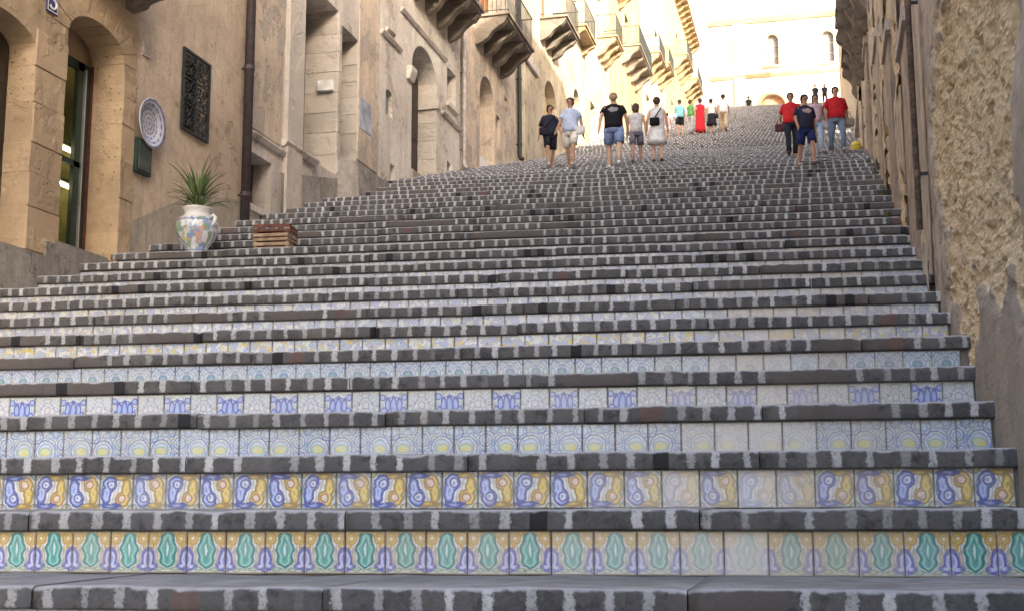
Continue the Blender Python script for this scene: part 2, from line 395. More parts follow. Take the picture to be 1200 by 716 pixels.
# mortar core: stepped body below slabs and behind tiles
core = MB()
def pt(x, n, dy, z): return (x, yf(n, x) + dy, z)
NLOW = -2
for n in range(NLOW, NTOP + 1):
    xa, xb = XL - .3, xr(yf(n)) + .3
    z0, z1 = (n - 1) * RISE - .05, n * RISE - SLAB + .004
    core.quad(pt(xa, n, OVER + .014, z0), pt(xb, n, OVER + .014, z0), pt(xb, n, OVER + .014, z1), pt(xa, n, OVER + .014, z1))
    dn = yf(n + 1) - yf(n) + OVER + .2
    core.quad(pt(xa, n, OVER + .014, z1), pt(xb, n, OVER + .014, z1), pt(xb, n, dn, z1), pt(xa, n, dn, z1))
core.build('step_core', M_CORE, stairs)

def slab_mesh(n, xa, xb, depth, nx, wear=.005):
    """one basalt tread stone: worn front arris, uv = (metres along the step, height of the front face)"""
    zt, zb = n * RISE, n * RISE - SLAB
    prof = [(OVER + .10, zb, 0.0), (.004, zb, .02), (0, zb + .012, .1), (0, zt - .022, .82), (.007, zt - .007, .94), (.022, zt, 1.05), (.06, zt + .001, 2.2), (depth, zt + .002, 3.0)]
    off = n * 100.0
    vs, fs, uvs = [], [], []
    k = len(prof)
    for i in range(nx + 1):
        x = xa + (xb - xa) * i / nx
        ch = max(0, vnoise(np.array([x * 9.1]), np.array([n * 5.7 + 90]))[0] - .74) * .045
        j1 = (vnoise(np.array([x * 3.1]), np.array([n * 7.3]))[0] - .5) * 2; j2 = (vnoise(np.array([x * 5.7]), np.array([n * 3.9 + 50]))[0] - .5) * 2
        e = .008 if i in (0, nx) else 0
        for q, (dy, z, v) in enumerate(prof):
            vs.append((x, yf(n, x) + dy + (wear * j1 * 1.6 if q < 6 else 0) + (e if q < 6 else 0), z + (wear * j2 if q >= 3 else wear * .5 * j2) - (e * .6 if 3 <= q < 7 else 0) - (ch if 3 <= q < 6 else 0)))
    for i in range(nx):
        for q in range(k - 1): fs.append((i * k + q, (i + 1) * k + q, (i + 1) * k + q + 1, i * k + q + 1))
    fs += [tuple(range(k))[::-1], tuple(nx * k + q for q in range(k))]
    me = bpy.data.meshes.new('paving_slab'); me.from_pydata(vs, [], fs)
    uvl = me.uv_layers.new(name='UVMap')
    arr = np.zeros((len(me.loops), 2), np.float32)
    vi = np.zeros(len(me.loops), np.int32); me.loops.foreach_get('vertex_index', vi)
    va = np.array(vs)[vi]; arr[:, 0] = va[:, 0] + off; arr[:, 1] = np.array([p[2] for p in prof])[vi % k]
    uvl.data.foreach_set('uv', arr.ravel()); me.materials.append(M_BASALT)
    for p in me.polygons: p.use_smooth = len(p.vertices) == 4
    return me
for n in range(NLOW, NTOP + 1):
    xb_all = xr(yf(n)) + .06; xa_all = XL - .06
    depth = yf(n + 1) - yf(n) + OVER + .02
    if n == NTOP: depth = 2.0
    cuts = [xa_all]
    if n <= 18:
        x = xa_all
        while True:
            x += rnd.uniform(1.0, 1.75)
            if x > xb_all - .6: break
            cuts.append(x)
    cuts.append(xb_all)
    dz = 0
    for a, b in zip(cuts[:-1], cuts[1:]):
        gap = .003 if n <= 18 else 0
        nx = max(4, int((b - a) / .07)) if n <= 10 else max(2, int((b - a) / .2)) if n <= 18 else (max(3, int((b - a) / .6)))
        o = bpy.data.objects.new('paving_slab', slab_mesh(n, a + gap, b - gap, depth, nx)); COL.objects.link(o)
        o.parent = stairs; o.location = SB + Vector((0, rnd.uniform(-.006, .006) if n <= 18 else 0, rnd.uniform(-.007, .004) if n <= 18 else 0))

# tiles: the largest as single pieces, the rest joined
def tile_mesh(mat):
    h = .5; b = .006; t = .012; s_ = TILE - .0022; z1 = RISE - SLAB - .006
    mb = MB(); x0, x1 = 0, s_
    f = [(x0 + b, 0, b), (x1 - b, 0, b), (x1 - b, 0, z1 - b), (x0 + b, 0, z1 - b)]
    o = [(x0, .005, 0), (x1, .005, 0), (x1, .005, z1), (x0, .005, z1)]; k = [(x0, .016, 0), (x1, .016, 0), (x1, .016, z1), (x0, .016, z1)]
    vs = f + o + k; fs = [(0, 1, 2, 3)]
    for i in range(4): j = (i + 1) % 4; fs.append((4 + i, 4 + j, j, i)); fs.append((8 + i, 8 + j, 4 + j, 4 + i))
    return vs, fs, s_, z1
TV, TF, TS, TH = tile_mesh(None)
tm = {}
for k in range(1, ROWS_OBJ + 1):
    me = bpy.data.meshes.new('tile'); me.from_pydata(TV, [], TF); l = me.uv_layers.new(name='UVMap')
    for lp in me.loops: p = TV[lp.vertex_index]; l.data[lp.index].uv = (p[0] / TS, p[2] / TH)
    me.materials.append(M_TILE[k]); tm[k] = me
def worn(x, k):
    """band rubbed by walkers, a little right of the middle"""
    c = -.65 + .055 * k
    b = math.exp(-((x - c) / .62) ** 2)
    return min(1, max(0, b * rnd.uniform(.45, 1.05) + rnd.uniform(-.05, .22)))
sv, sf, suv, scol, smat = [], [], [], [], []
ang = math.atan(SKEW)
obj_count = 0
for row in range(-3, NTOP):
    n = row + 1                              # tiles of this row carry slab n
    xb_all = xr(yf(n)) - .01; x = xb_all - TILE; i = 0
    z0 = (n - 1) * RISE + .003
    dist_left = -9.35
    # a column left of the frame need not be a single piece
    lim = {1: -4.15, 2: -4.75, 3: -5.35, 4: -5.95, 5: -6.6, 6: -7.2, 7: -7.85, 8: -8.5}.get(row, 99)
    while x > XL - .2:
        f = worn(x, row); par = i % 2; rn = rnd.random()
        y = yf(n, x) + OVER - .002
        if 1 <= row <= ROWS_OBJ and x > lim:
            o = bpy.data.objects.new('tile', tm[row]); COL.objects.link(o); o.parent = stairs
            o.location = SB + Vector((x, y + rnd.uniform(-.002, .002), z0 + rnd.uniform(-.002, .001))); o.rotation_euler = (rnd.uniform(-.008, .008), rnd.uniform(-.006, .006), ang)
            o.color = (f, par, rn, 1); obj_count += 1
        else:
            o_ = len(sv); ca, sa = math.cos(ang), math.sin(ang)
            for p in (TV[:4] if row > 20 else TV): sv.append((x + p[0] * ca - p[1] * sa, y + p[0] * sa + p[1] * ca, z0 + p[2]))
            for fc in (TF[:1] if row > 20 else TF):
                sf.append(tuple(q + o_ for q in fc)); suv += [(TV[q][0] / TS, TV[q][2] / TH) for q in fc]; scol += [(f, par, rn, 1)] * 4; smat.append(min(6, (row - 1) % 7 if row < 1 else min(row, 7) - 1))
        x -= TILE; i += 1
me = bpy.data.meshes.new('tile_rows'); me.from_pydata(sv, [], sf); l = me.uv_layers.new(name='UVMap')
l.data.foreach_set('uv', np.array(suv, np.float32).ravel())
ca_ = me.color_attributes.new('tcol', 'FLOAT_COLOR', 'CORNER'); ca_.data.foreach_set('color', np.array(scol, np.float32).ravel())
for k in range(1, 8): me.materials.append(M_TILE_S[k])
me.polygons.foreach_set('material_index', np.array(smat, np.int32))
o = bpy.data.objects.new('tile_rows', me); COL.objects.link(o); o.parent = stairs; o.location = SB; o['kind'] = 'stuff'

# ground at the foot, terrace at the top
M_PAVE = plaster('lava_paving', (.17, .165, .16), (.09, .09, .09), (.22, .21, .20), rough=.8)
g0 = MB(); g0.quad((-400, -400, NLOW * RISE - RISE - .01), (400, -400, NLOW * RISE - RISE - .01), (400, yf(NLOW) + .3, NLOW * RISE - RISE - .01), (-400, yf(NLOW) + .3, NLOW * RISE - RISE - .01))
structure(g0.build('piazza_ground', M_PAVE, loc=(0, 0, NLOW * RISE - RISE - .01)))
ZT = NTOP * RISE
g1 = MB(); g1.box(-60, 60, yf(NTOP) + 1.4, 190, ZT - 1.0, ZT - .008)
structure(g1.build('church_terrace', M_PAVE, loc=(0, yf(NTOP) + 1.5, ZT)))

# ------------------------------------------------------------------ facade builder
def op_top(o, a):
    if not o.get('rise'): return o['zt']
    c = (o['a0'] + o['a1']) / 2; h = (o['a1'] - o['a0']) / 2
    return o['zt'] - o['rise'] + o['rise'] * math.sqrt(max(0, 1 - ((a - c) / h) ** 2))
def facade(mp, a0, a1, zb, zt, ops, thick=.6):
    """wall sheet with real openings and reveals. mp(a, z, depth) -> world point; depth goes into the wall"""
    mb = MB(); br = {a0, a1}
    for o in ops:
        br |= {o['a0'], o['a1']}
        if o.get('rise'):
            for k in range(1, 14):
                br.add((o['a0'] + o['a1']) / 2 - math.cos(math.pi * k / 14) * (o['a1'] - o['a0']) / 2)
    br = sorted(b for b in br if a0 - 1e-6 <= b <= a1 + 1e-6)
    for a, b in zip(br[:-1], br[1:]):
        mid = (a + b) / 2; cov = sorted([o for o in ops if o['a0'] < mid < o['a1']], key=lambda o: o['zb'])
        lo = (zb, zb)
        for o in cov:
            mb.quad(mp(a, lo[0], 0), mp(b, lo[1], 0), mp(b, o['zb'], 0), mp(a, o['zb'], 0))
            ta, tb = op_top(o, a), op_top(o, b); d = o['d']
            mb.quad(mp(a, ta, 0), mp(b, tb, 0), mp(b, tb, d), mp(a, ta, d))
            mb.quad(mp(a, o['zb'], 0), mp(b, o['zb'], 0), mp(b, o['zb'], d), mp(a, o['zb'], d))
            lo = (ta, tb)
        mb.quad(mp(a, lo[0], 0), mp(b, lo[1], 0), mp(b, zt, 0), mp(a, zt, 0))
    for o in ops:
        d = o['d']
        for a in (o['a0'], o['a1']):
            mb.quad(mp(a, o['zb'], 0), mp(a, op_top(o, a), 0), mp(a, op_top(o, a), d), mp(a, o['zb'], d))
    for a in (a0, a1): mb.quad(mp(a, zb, 0), mp(a, zt, 0), mp(a, zt, thick), mp(a, zb, thick))
    mb.quad(mp(a0, zt, 0), mp(a1, zt, 0), mp(a1, zt, thick), mp(a0, zt, thick))
    return mb
def left_map(xw=XL): return lambda a, z, d: (xw - d, a, z)
def ground_l(y): 
    n = (y - SKEW * XL - Y1) / TREAD + 1
    if n > 25: n = max(25 + (n - 25) * TREAD / (TREAD + 2.3 / 18), n - 2.3 / TREAD)
    return n * RISE

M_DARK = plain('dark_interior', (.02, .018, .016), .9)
M_WOOD_D = plain('dark_door_wood', (.05, .035, .025), .6, .3, 9)
M_GREEN = plain('dark_green_paint', (.025, .045, .035), .35, .2, 9)
M_SHUT = plain('grey_green_shutter', (.18, .20, .19), .6, .2, 7)
M_SHUT_O = plain('orange_brown_shutter', (.42, .20, .09), .6, .2, 7)
M_IRON = plain('wrought_iron', (.035, .038, .036), .55, .3, 30, metal=.4)
M_PIPE = plain('brown_pipe_paint', (.055, .042, .042), .5, .25, 8)
M_GLASS = Mat('window_glass', .08, .6); M_GLASS.color((.05, .06, .065)); M_GLASS = M_GLASS.mat

def sandstone(name, c1, c2, c3):
    g = Mat(name, .92, .12)
    big = g.noise(.9, 5, .6); med = g.noise(4.5, 6, .65); fine = g.noise(48, 4, .7); lay = g.noise(1.0, 4, .6, g.scale(g.co('World'), (1.4, 1.4, 9)))
    c = g.mix(g.sm(big, .32, .68), c1, c2); c = g.mix(g.sm(lay, .5, .72) * .5, c, c3); c = g.mix(g.sm(med, .56, .72) * .55, c, tuple(x * .55 for x in c2))
    pit = g.sm(g.vor(13, None), .04, .26); pm = g.sm(g.noise(1.5, 4), .46, .58)
    c = g.mix((1.0 - pit) * pm * .7, c, tuple(x * .3 for x in c2)); c = g.mix(g.sm(fine, .5, .8) * .35, c, tuple(x * .5 for x in c1))
    oi = g.n('ObjectInfo').outputs['Random']
    c = g.mix(V(g, oi) * .35, c, tuple(min(1, x * 1.25) for x in c1))
    g.color(c); g.bump(med * .7 + fine * .4 + pit * pm * .8, .75, .03); return g.mat
M_SAND = sandstone('golden_sandstone', (.47, .345, .215), (.335, .245, .155), (.53, .41, .27))
M_TUFA = sandstone('pale_limestone', (0.505, 0.448, 0.376), (0.398, 0.352, 0.295), (0.556, 0.503, 0.434))
M_CEMENT = plaster('grey_cement', (.33, .295, .25), (.19, .17, .145), (.37, .33, .275), .7, .60)
M_PINK = plaster('pinkish_plaster', (.54, .43, .315), (.37, .285, .20), (.43, .345, .255), .55, .66, grime=.35)
M_CREAMP = plaster('cream_plaster', (0.642, 0.574, 0.490), (0.443, 0.379, 0.310), (0.484, 0.423, 0.347), .6, .64)
M_ORANGE = plaster('orange_plaster', (0.534, 0.435, 0.321), (0.401, 0.325, 0.249), (0.504, 0.443, 0.375), .7, .57)
M_WHITEP = plaster('white_plaster', (.42, .36, .265), (.32, .26, .175), (.36, .29, .19), .6, .62)
M_YELP = plaster('yellow_plaster', (.40, .30, .155), (.31, .22, .115), (.36, .28, .165), .6, .62)
M_CORBEL = sandstone('dark_corbel_stone', (.25, .21, .165), (.14, .115, .09), (.32, .27, .215))  # darker stone tone for balconies and corbels
M_CORB2 = sandstone('warm_carved_stone', (.36, .26, .15), (.24, .17, .10), (.42, .31, .19))
M_TRIM = plaster('stone_trim', (0.564, 0.503, 0.435), (0.387, 0.338, 0.285), (0.446, 0.393, 0.332), .65, .625)
M_ROOF = plain('roof_tile', (.30, .17, .10), .9, .3, 3)

def backing(parent, y0, y1, zb, zt, x0=XL, t0=.6, t1=7):
    MB().box(x0 - t1, x0 - t0, y0, y1, zb, zt).build('house_body', M_DARK, parent)
    MB().prism([(x0 - t1, zt + .004), (x0 + .35, zt + .004), (x0 + .35, zt + .12), (x0 - t1 / 2, zt + 1.6), (x0 - t1, zt + 1.2)], 'y', y0, y1).build('roof', M_ROOF, parent)

def balcony(parent, y0, y1, z, proj, side=1, xw=XL, mat=None, corb=.8, nc=4, rail=True, slab_t=.16, rail_h=1.0, mat2=None):
    """stone balcony: moulded slab (part), scrolled corbels and railing as its sub-parts; z = top of the slab"""
    mat = mat or M_CORBEL
    s = side
    e = MB(); e.box(min(xw - s * .05, xw + s * proj), max(xw - s * .05, xw + s * proj), y0, y1, z - slab_t * .5, z)
    e.box(min(xw - s * .05, xw + s * (proj - .07)), max(xw - s * .05, xw + s * (proj - .07)), y0 + .07, y1 - .07, z - slab_t, z - slab_t * .5 - .001)
    sl = e.build('balcony', mat2 or mat, parent)
    zz = z - slab_t - .002
    prof = []
    for k in range(11):
        t = k / 10; px_ = proj * .88 * (1 - t) ** .75 + .02 + .05 * math.sin(t * math.pi * 3); prof.append((xw + s * max(.03, px_), zz - corb * t))
    prof = [(xw - s * .03, zz)] + prof + [(xw - s * .03, zz - corb)]
    for k in range(nc):
        yc = y0 + .18 + (y1 - y0 - .36) * k / max(1, nc - 1)
        cb = MB().prism(prof, 'y', yc - .11, yc + .11); cb.tube([(xw + s * proj * .72, yc - .13, zz - corb * .16), (xw + s * proj * .72, yc + .13, zz - corb * .16)], corb * .13, 10)
        cb.tube([(xw + s * proj * .25, yc - .13, zz - corb * .72), (xw + s * proj * .25, yc + .13, zz - corb * .72)], corb * .11, 10)
        o = cb.build('corbel', mat, sl); fix_normals(o.data)
    if rail:
        rm = MB(); xo = xw + s * (proj - .06)
        rm.tube([(xw, y0 + .05, z + rail_h), (xo, y0 + .05, z + rail_h), (xo, y1 - .05, z + rail_h), (xw, y1 - .05, z + rail_h)], .02, 6)
        rm.tube([(xw, y0 + .05, z + .08), (xo, y0 + .05, z + .08), (xo, y1 - .05, z + .08), (xw, y1 - .05, z + .08)], .014, 5)
        k = 0; y = y0 + .05
        while y < y1: rm.box(xo - .008, xo + .008, y - .008, y + .008, z, z + rail_h); y += .13
        x = xw
        while (xo - x) * s > 0: rm.box(x - .008, x + .008, y0 + .042, y0 + .058, z, z + rail_h); rm.box(x - .008, x + .008, y1 - .058, y1 - .042, z, z + rail_h); x += .13 * s
        rm.build('railing', M_IRON, sl)
    return sl

def window(parent, o, xw=XL, s=1, frame=M_SHUT, panes=(2, 3), shutter=None, sill=True, shut_open=False):
    """glazed window or shuttered opening at the back of opening o"""
    d = o['d'] - .04; x = xw - s * d; a0, a1, zb, zt = o['a0'], o['a1'], o['zb'], o['zt']
    X0, X1 = sorted((x, x - s * .05))
    if shutter:
        w_ = MB().box(X0, X1, a0, a1, zb, zt).build('window', M_WOOD_D, parent)
        for k in range(2):
            b0 = a0 + (a1 - a0) * k / 2 + .02; b1 = a0 + (a1 - a0) * (k + 1) / 2 - .02; sh = MB()
            xs0, xs1 = sorted((x + s * .002, x + s * .03)); sh.box(xs0, xs1, b0, b1, zb + .02, zt - .02)
            z = zb + .08
            while z < zt - .08: sh.box(*sorted((x + s * .031, x + s * .045)), b0 + .05, b1 - .05, z, z + .035); z += .06
            sh.build('shutter', shutter, w_)
        return w_
    fr = MB(); t = .06
    fr.box(X0, X1, a0, a0 + t, zb, zt); fr.box(X0, X1, a1 - t, a1, zb, zt); fr.box(X0, X1, a0 + t, a1 - t, zt - t, zt); fr.box(X0, X1, a0 + t, a1 - t, zb, zb + t)
    for k in range(1, panes[0]): y = a0 + (a1 - a0) * k / panes[0]; fr.box(X0, X1, y - .02, y + .02, zb + t, zt - t)
    for k in range(1, panes[1]): z = zb + (zt - zb) * k / panes[1]; fr.box(X0 - .002, X1 - .002, a0 + t, a1 - t, z - .015, z + .015)
    w_ = fr.build('window', frame, parent)
    xm = (X0 + X1) / 2
    MB().box(xm - .006, xm + .006, a0 + .01, a1 - .01, zb + .01, zt - .01).build('pane', M_GLASS, w_)
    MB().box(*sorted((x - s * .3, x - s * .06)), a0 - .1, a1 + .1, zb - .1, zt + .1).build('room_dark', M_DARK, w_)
    if sill: MB().box(*sorted((xw - s * .05, xw + s * .09)), a0 - .08, a1 + .08, zb - .09, zb + .012).build('sill', M_TRIM, w_)
    return w_
def door(parent, o, mat, xw=XL, s=1, leaves=2, name='door'):
    d = o['d'] - .05; x = xw - s * d; mb = MB(); mb.box(*sorted((x, x - s * .06)), o['a0'] - .05, o['a1'] + .05, o['zb'] - .05, o['zt'] + .05)
    dd = mb.build(name, mat, parent); wd = (o['a1'] - o['a0']) / leaves
    for k in range(leaves):
        for z0, z1 in ((.08, .42), (.47, .92)):
            hz = o['zt'] - o.get('rise', 0) - o['zb']
            MB().cbox(*sorted((x + s * .002, x + s * .03)), o['a0'] + wd * k + .1, o['a0'] + wd * (k + 1) - .1, o['zb'] + hz * z0, o['zb'] + hz * z1, .012).build('door_panel', mat, dd)
    MB().sphere((x + s * .05, o['a0'] + wd - .07, o['zb'] + 1.0), .03, .03, .03).build('handle', M_IRON, dd, True)
    return dd

# ------------------------------------------------------------------ shop house (golden sandstone, arches)
A = thing('shop_house', 'golden sandstone house front with an arched shop doorway and number plaque', 'building', (XL, 13, 3.5))
opA0 = dict(a0=11.75, a1=13.22, zb=3.73, zt=6.56, rise=.25, d=.42); opA1 = dict(a0=13.88, a1=15.25, zb=3.97, zt=7.17, rise=.36, d=.50)
opAx = dict(a0=8.6, a1=10.2, zb=2.6, zt=5.5, rise=.25, d=.42)
upA = dict(a0=15.5 - 2.2, a1=14.3, zb=8.6, zt=10.9, d=.25); upA2 = dict(a0=9.5, a1=10.6, zb=8.6, zt=10.9, d=.25)
facade(left_map(), 4.0, 15.58, -2, 16, [opA0, opA1, opAx, upA, upA2]).build('wall', M_SAND, A)
# house body leaves the shop room open behind the arch
bdy = MB(); bdy.box(XL - 7, XL - .6, 4.0, 13.0, -2, 16); bdy.box(XL - 7, XL - .6, 13.0, 15.58, 7.6, 16); bdy.box(XL - 7, XL - 3.2, 13.0, 15.58, -2, 7.6); bdy.box(XL - 3.2, XL - .6, 13.0, 15.58, -2, 3.9)
bdy.box(XL - 3.2, XL - .6, 15.45, 15.58, 3.9, 7.6); bdy.build('house_body', M_DARK, A)
window(A, upA, shutter=M_SHUT); window(A, upA2, shutter=M_SHUT)
door(A, opA0, M_WOOD_D); door(A, opAx, M_WOOD_D)
M_SHOPW = plain('shop_wall_paint', (.25, .23, .10), .8, .35, 2)
room = MB(); x0, x1, y0, y1, z0, z1 = XL - 3.15, XL - .56, 13.05, 15.44, 3.95, 7.55
room.quad((x0, y0, z0), (x0, y1, z0), (x0, y1, z1), (x0, y0, z1)); room.quad((x0, y1, z0), (x1, y1, z0), (x1, y1, z1), (x0, y1, z1)); room.quad((x0, y0, z0), (x1, y0, z0), (x1, y0, z1), (x0, y0, z1))
room.quad((x0, y0, z1), (x1, y0, z1), (x1, y1, z1), (x0, y1, z1)); room.quad((x0, y0, z0), (x1, y0, z0), (x1, y1, z0), (x0, y1, z0)); room.build('shop_room', M_SHOPW, A)
for zz in (5.05, 5.75, 6.4): MB().box(x0 + .02, x0 + .35, y0 + .1, y1 - .05, zz, zz + .035).build('shelf', M_GREEN, A)
g = Mat('lamp_tube', .5); g.color((.9, .85, .6)); g.b.inputs['Emission Color'].default_value = (1, .86, .45, 1); g.b.inputs['Emission Strength'].default_value = 2.2; M_TUBE = g.mat
for xx, zz in ((XL - .78, 5.60), (XL - .78, 5.08), (XL - 1.7, 7.35)):
    MB().tube([(xx, 13.5, zz), (xx, 15.36, zz)], .028, 8).build('lamp_tube', M_TUBE, A)
    MB().box(xx - .05, xx + .05, 13.45, 15.40, zz + .03, zz + .08).build('lamp_housing', M_SHUT, A)
dr = MB(); xd = XL - .50
dr.box(xd - .06, xd, 13.85, 13.97, 3.97, 6.78); dr.box(xd - .06, xd, 14.92, 15.28, 3.97, 6.78); dr.box(xd - .06, xd, 13.97, 15.06, 6.66, 6.78); dr.box(xd - .06, xd, 13.97, 15.06, 5.28, 5.36); dr.box(xd - .06, xd, 13.97, 15.06, 3.97, 4.12)
df = dr.build('door_frame', M_GREEN, A); MB().box(xd - .10, xd - .061, 13.86, 15.27, 6.80, 7.25).build('tympanum', M_SAND, A)
MB().box(xd - .035, xd + .03, 15.06, 15.09, 4.0, 6.7).build('door_edge_glint', plain('edge_reflection', (.55, .57, .56), .3, .1, 5, metal=.6), df)  # bright strip stands in for the reflection on the glass door edge
MB().box(xd, xd + .03, 15.215, 15.248, 3.98, 6.8).build('jamb_trim', plain('oxblood_trim', (.10, .03, .025), .6), df)
MB().prism([(xd - .02, 3.9), (XL + .03, 3.9), (XL + .03, 3.985), (xd - .02, 3.985)], 'y', 13.80, 15.02).build('threshold', M_CEMENT, A)
MB().prism([(XL - .42, 3.66), (XL + .04, 3.66), (XL + .04, 3.745), (XL - .42, 3.745)], 'y', 11.6, 13.24).build('threshold', M_CEMENT, A)
def block_stack(parent, y0, y1, z0, z1, d, mat, prd=.016, hs=(.36, .54)):
    z = z0
    while z < z1 - .12:
        h = min(rnd.uniform(*hs), z1 - z)
        MB().cbox(XL - d, XL + prd + rnd.uniform(-.006, .008), y0 - .012 + rnd.uniform(-.006, .004), y1 + .012 + rnd.uniform(-.004, .006), z + .0015, z + h - .0015, .009, .006).build('stone_block', mat, parent)
        z += h
block_stack(A, 13.235, 13.865, 3.76, 6.62, .40, M_SAND); block_stack(A, 15.265, 15.575, 3.9, 6.72, .48, M_SAND)
# arch stones
cY, hw, zs, rise = 14.565, .685, 6.81, .36
NV = 9
for k in range(NV):
    t0, t1 = math.pi * (1 - k / NV) - .012, math.pi * (1 - (k + 1) / NV) + .012
    pr = [(cY + math.cos(t) * (hw + e * .34 - .012), zs + math.sin(t) * (rise + e * .34 - .012)) for t, e in ((t0, 0), ((t0 + t1) / 2, 0), (t1, 0), (t1, 1), ((t0 + t1) / 2, 1), (t0, 1))]
    o = MB().prism(pr, 'x', XL - .46, XL + .012 + rnd.uniform(-.004, .006)).build('arch_stone', M_SAND, A); fix_normals(o.data)
MB().prism([(10.2, 1.0), (13.6, 1.0), (13.6, 3.74), (10.2, 3.66)], 'x', XL - .05, XL + .05).build('plinth', M_CEMENT, A)
MB().prism([(13.604, 1.0), (15.3, 1.0), (15.3, 3.90), (14.9, 3.93), (13.604, 3.93)], 'x', XL - .05, XL + .045).build('plinth', M_CEMENT, A)
# number plaque
M_BLUE = plain('blue_enamel', (.04, .045, .16), .25, .1, 5, spec=.5); M_ENW = plain('white_enamel', (.75, .75, .72), .25, .05)
def digit_strokes(parent, y, z, s, x, mat):
    mb = MB(); pts = []
    for cz in (.25, -.25):
        pts += [(x, y + math.sin(a) * .26 * s, z + (cz + math.cos(a) * .25) * s) for a in [math.pi * (-.35 + 1.35 * k / 9) for k in range(10)]] if cz > 0 else [(x, y + math.sin(a) * .29 * s, z + (cz + math.cos(a) * .25) * s) for a in [math.pi * (.0 + 1.35 * k / 9) for k in range(10)]]
    mb.tube(pts, .06 * s, 5); return mb.build('numeral', mat, parent)
pq = MB().cbox(XL + .012, XL + .03, 13.36, 13.60, 6.86, 7.22, .006).build('number_plaque', M_BLUE, A); digit_strokes(pq, 13.48, 7.04, .24, XL + .032, M_ENW)
fr = MB(); 
for q in ((13.375, 13.385, 6.875, 7.205), (13.575, 13.585, 6.875, 7.205), (13.385, 13.575, 6.875, 6.885), (13.385, 13.575, 7.195, 7.205)): fr.box(XL + .028, XL + .032, *q)
fr.build('plaque_border', M_ENW, pq)
balcony(A, 14.2, 15.5, 7.98, .60, corb=.22, nc=2, slab_t=.14)
MB().prism([(XL - 7, 16.004), (XL + .4, 16.004), (XL + .4, 16.12), (XL - 3.5, 17.6), (XL - 7, 17.2)], 'y', 4.0, 15.575).build('roof', M_ROOF, A)

# ------------------------------------------------------------------ plaster house with plate and grille
A2 = thing('plaster_house', 'pinkish plaster house front between the sandstone shop and the brown drainpipe', 'building', (XL, 17.3, 4.5))
opg = dict(a0=16.93, a1=17.70, zb=6.40, zt=7.62, d=.22); opu = dict(a0=16.9, a1=17.9, zb=9.6, zt=11.9, d=.25)
facade(left_map(XL - .02), 15.584, 19.06, -1, 16.8, [opg, opu]).build('wall', M_PINK, A2); backing(A2, 15.584, 19.06, -1, 16.8)
window(A2, opu, XL - .02, shutter=M_SHUT)
MB().box(XL - .26, XL - .2, 16.85, 17.8, 6.3, 7.7).build('window', M_DARK, A2)
MB().prism([(15.6, 3.0), (19.0, 3.0), (19.0, 5.75), (18.0, 5.55), (17.2, 5.36), (16.4, 5.0), (15.6, 4.62)], 'x', XL - .06, XL - .004).build('cement_skirt', plaster('greenish_cement', (.40, .335, .255), (.27, .235, .18), (.33, .285, .215), .7, .62), A2)
grl = tag(empty('iron_grille', (XL + .02, 17.32, 6.4)), 'ornate wrought iron grille with scrollwork over the small wall window', 'grille')
gm = MB(); X = XL + .012
for y in (16.9, 17.73): gm.box(X - .015, X + .02, y - .022, y + .022, 6.36, 7.66)
for z in (6.36, 7.62): gm.box(X - .015, X + .02, 16.92, 17.71, z, z + .04)
gm.build('frame', M_IRON, grl)
def spiral(y, z, r, turns, a0, sgn): return [(X, y + sgn * r * (1 - .78 * t) * math.cos(a0 + turns * 2 * math.pi * t), z + r * (1 - .78 * t) * math.sin(a0 + turns * 2 * math.pi * t)) for t in [k / 22 for k in range(23)]]
for iy in range(2):
    for iz in range(3):
        y = 17.12 + iy * .40; z = 6.60 + iz * .41
        for k, (dy, dz) in enumerate(((-.095, -.09), (.095, -.09), (-.095, .09), (.095, .09))):
            MB().tube(spiral(y + dy, z + dz, .10, 1.4, (k * 1.7), 1 if k % 2 else -1), .013, 5).build('scroll', M_IRON, grl)
for y in (17.32,): MB().box(X - .012, X + .012, y - .014, y + .014, 6.4, 7.62).build('bar', M_IRON, grl)
for z in (6.805, 7.215): MB().box(X - .010, X + .010, 16.92, 17.71, z - .012, z + .012).build('bar', M_IRON, grl)

# maiolica plate on the wall
def plate_mat():
    g = Mat('plate_glaze', .25, .5); x, y, z = g.xyz(g.co('Object')); r_ = g.m('SQRT', y * y + z * z); th = g.m('ARCTAN2', y, z)
    pet = g.m('SINE', th * 14.0); c = g.mix(g.sm(g.m('SINE', r_ * 95.0) + pet * .5, .2, .7), (.44, .44, .47), (.14, .15, .25))
    c = g.mix(g.sm(g.noise(22, 4, .6, g.co('Object')), .5, .6) * .6, c, (.40, .40, .42)); c = g.mix(g.sm(.018 - g.abs(r_ - .34), 0, .01), c, (.16, .17, .30)); g.color(c); return g.mat
pl = tag(empty('wall_plate', (XL + .03, 15.90, 6.13)), 'round blue and white ceramic plate hung on the plaster wall', 'plate')
pm_ = MB(); seg = 40; rows_ = [(.001, .02), (.12, .018), (.24, .02), (.25, .045), (.335, .075), (.365, .085), (.37, .07), (.27, .02), (.20, 0.0), (.001, 0.0)]
vs = [(x, r_ * math.sin(2 * math.pi * k / seg), r_ * math.cos(2 * math.pi * k / seg)) for r_, x in rows_ for k in range(seg)]
pm_.add(vs, [(i * seg + k, i * seg + (k + 1) % seg, (i + 1) * seg + (k + 1) % seg, (i + 1) * seg + k) for i in range(len(rows_) - 1) for k in range(seg)])
o = pm_.build('dish', plate_mat(), pl, True, world=False); fix_normals(o.data)
MB().tube([(-.0, 0, .02), (-.045, .05, .30), (-.045, -.05, .30), (0, 0, .02)], .006, 5).build('hanging_wire', M_IRON, pl, world=False)
mb_ = thing('meter_box', 'dark green metal meter box set in the wall under the plate', 'meter box', (XL, 15.78, 5.35))
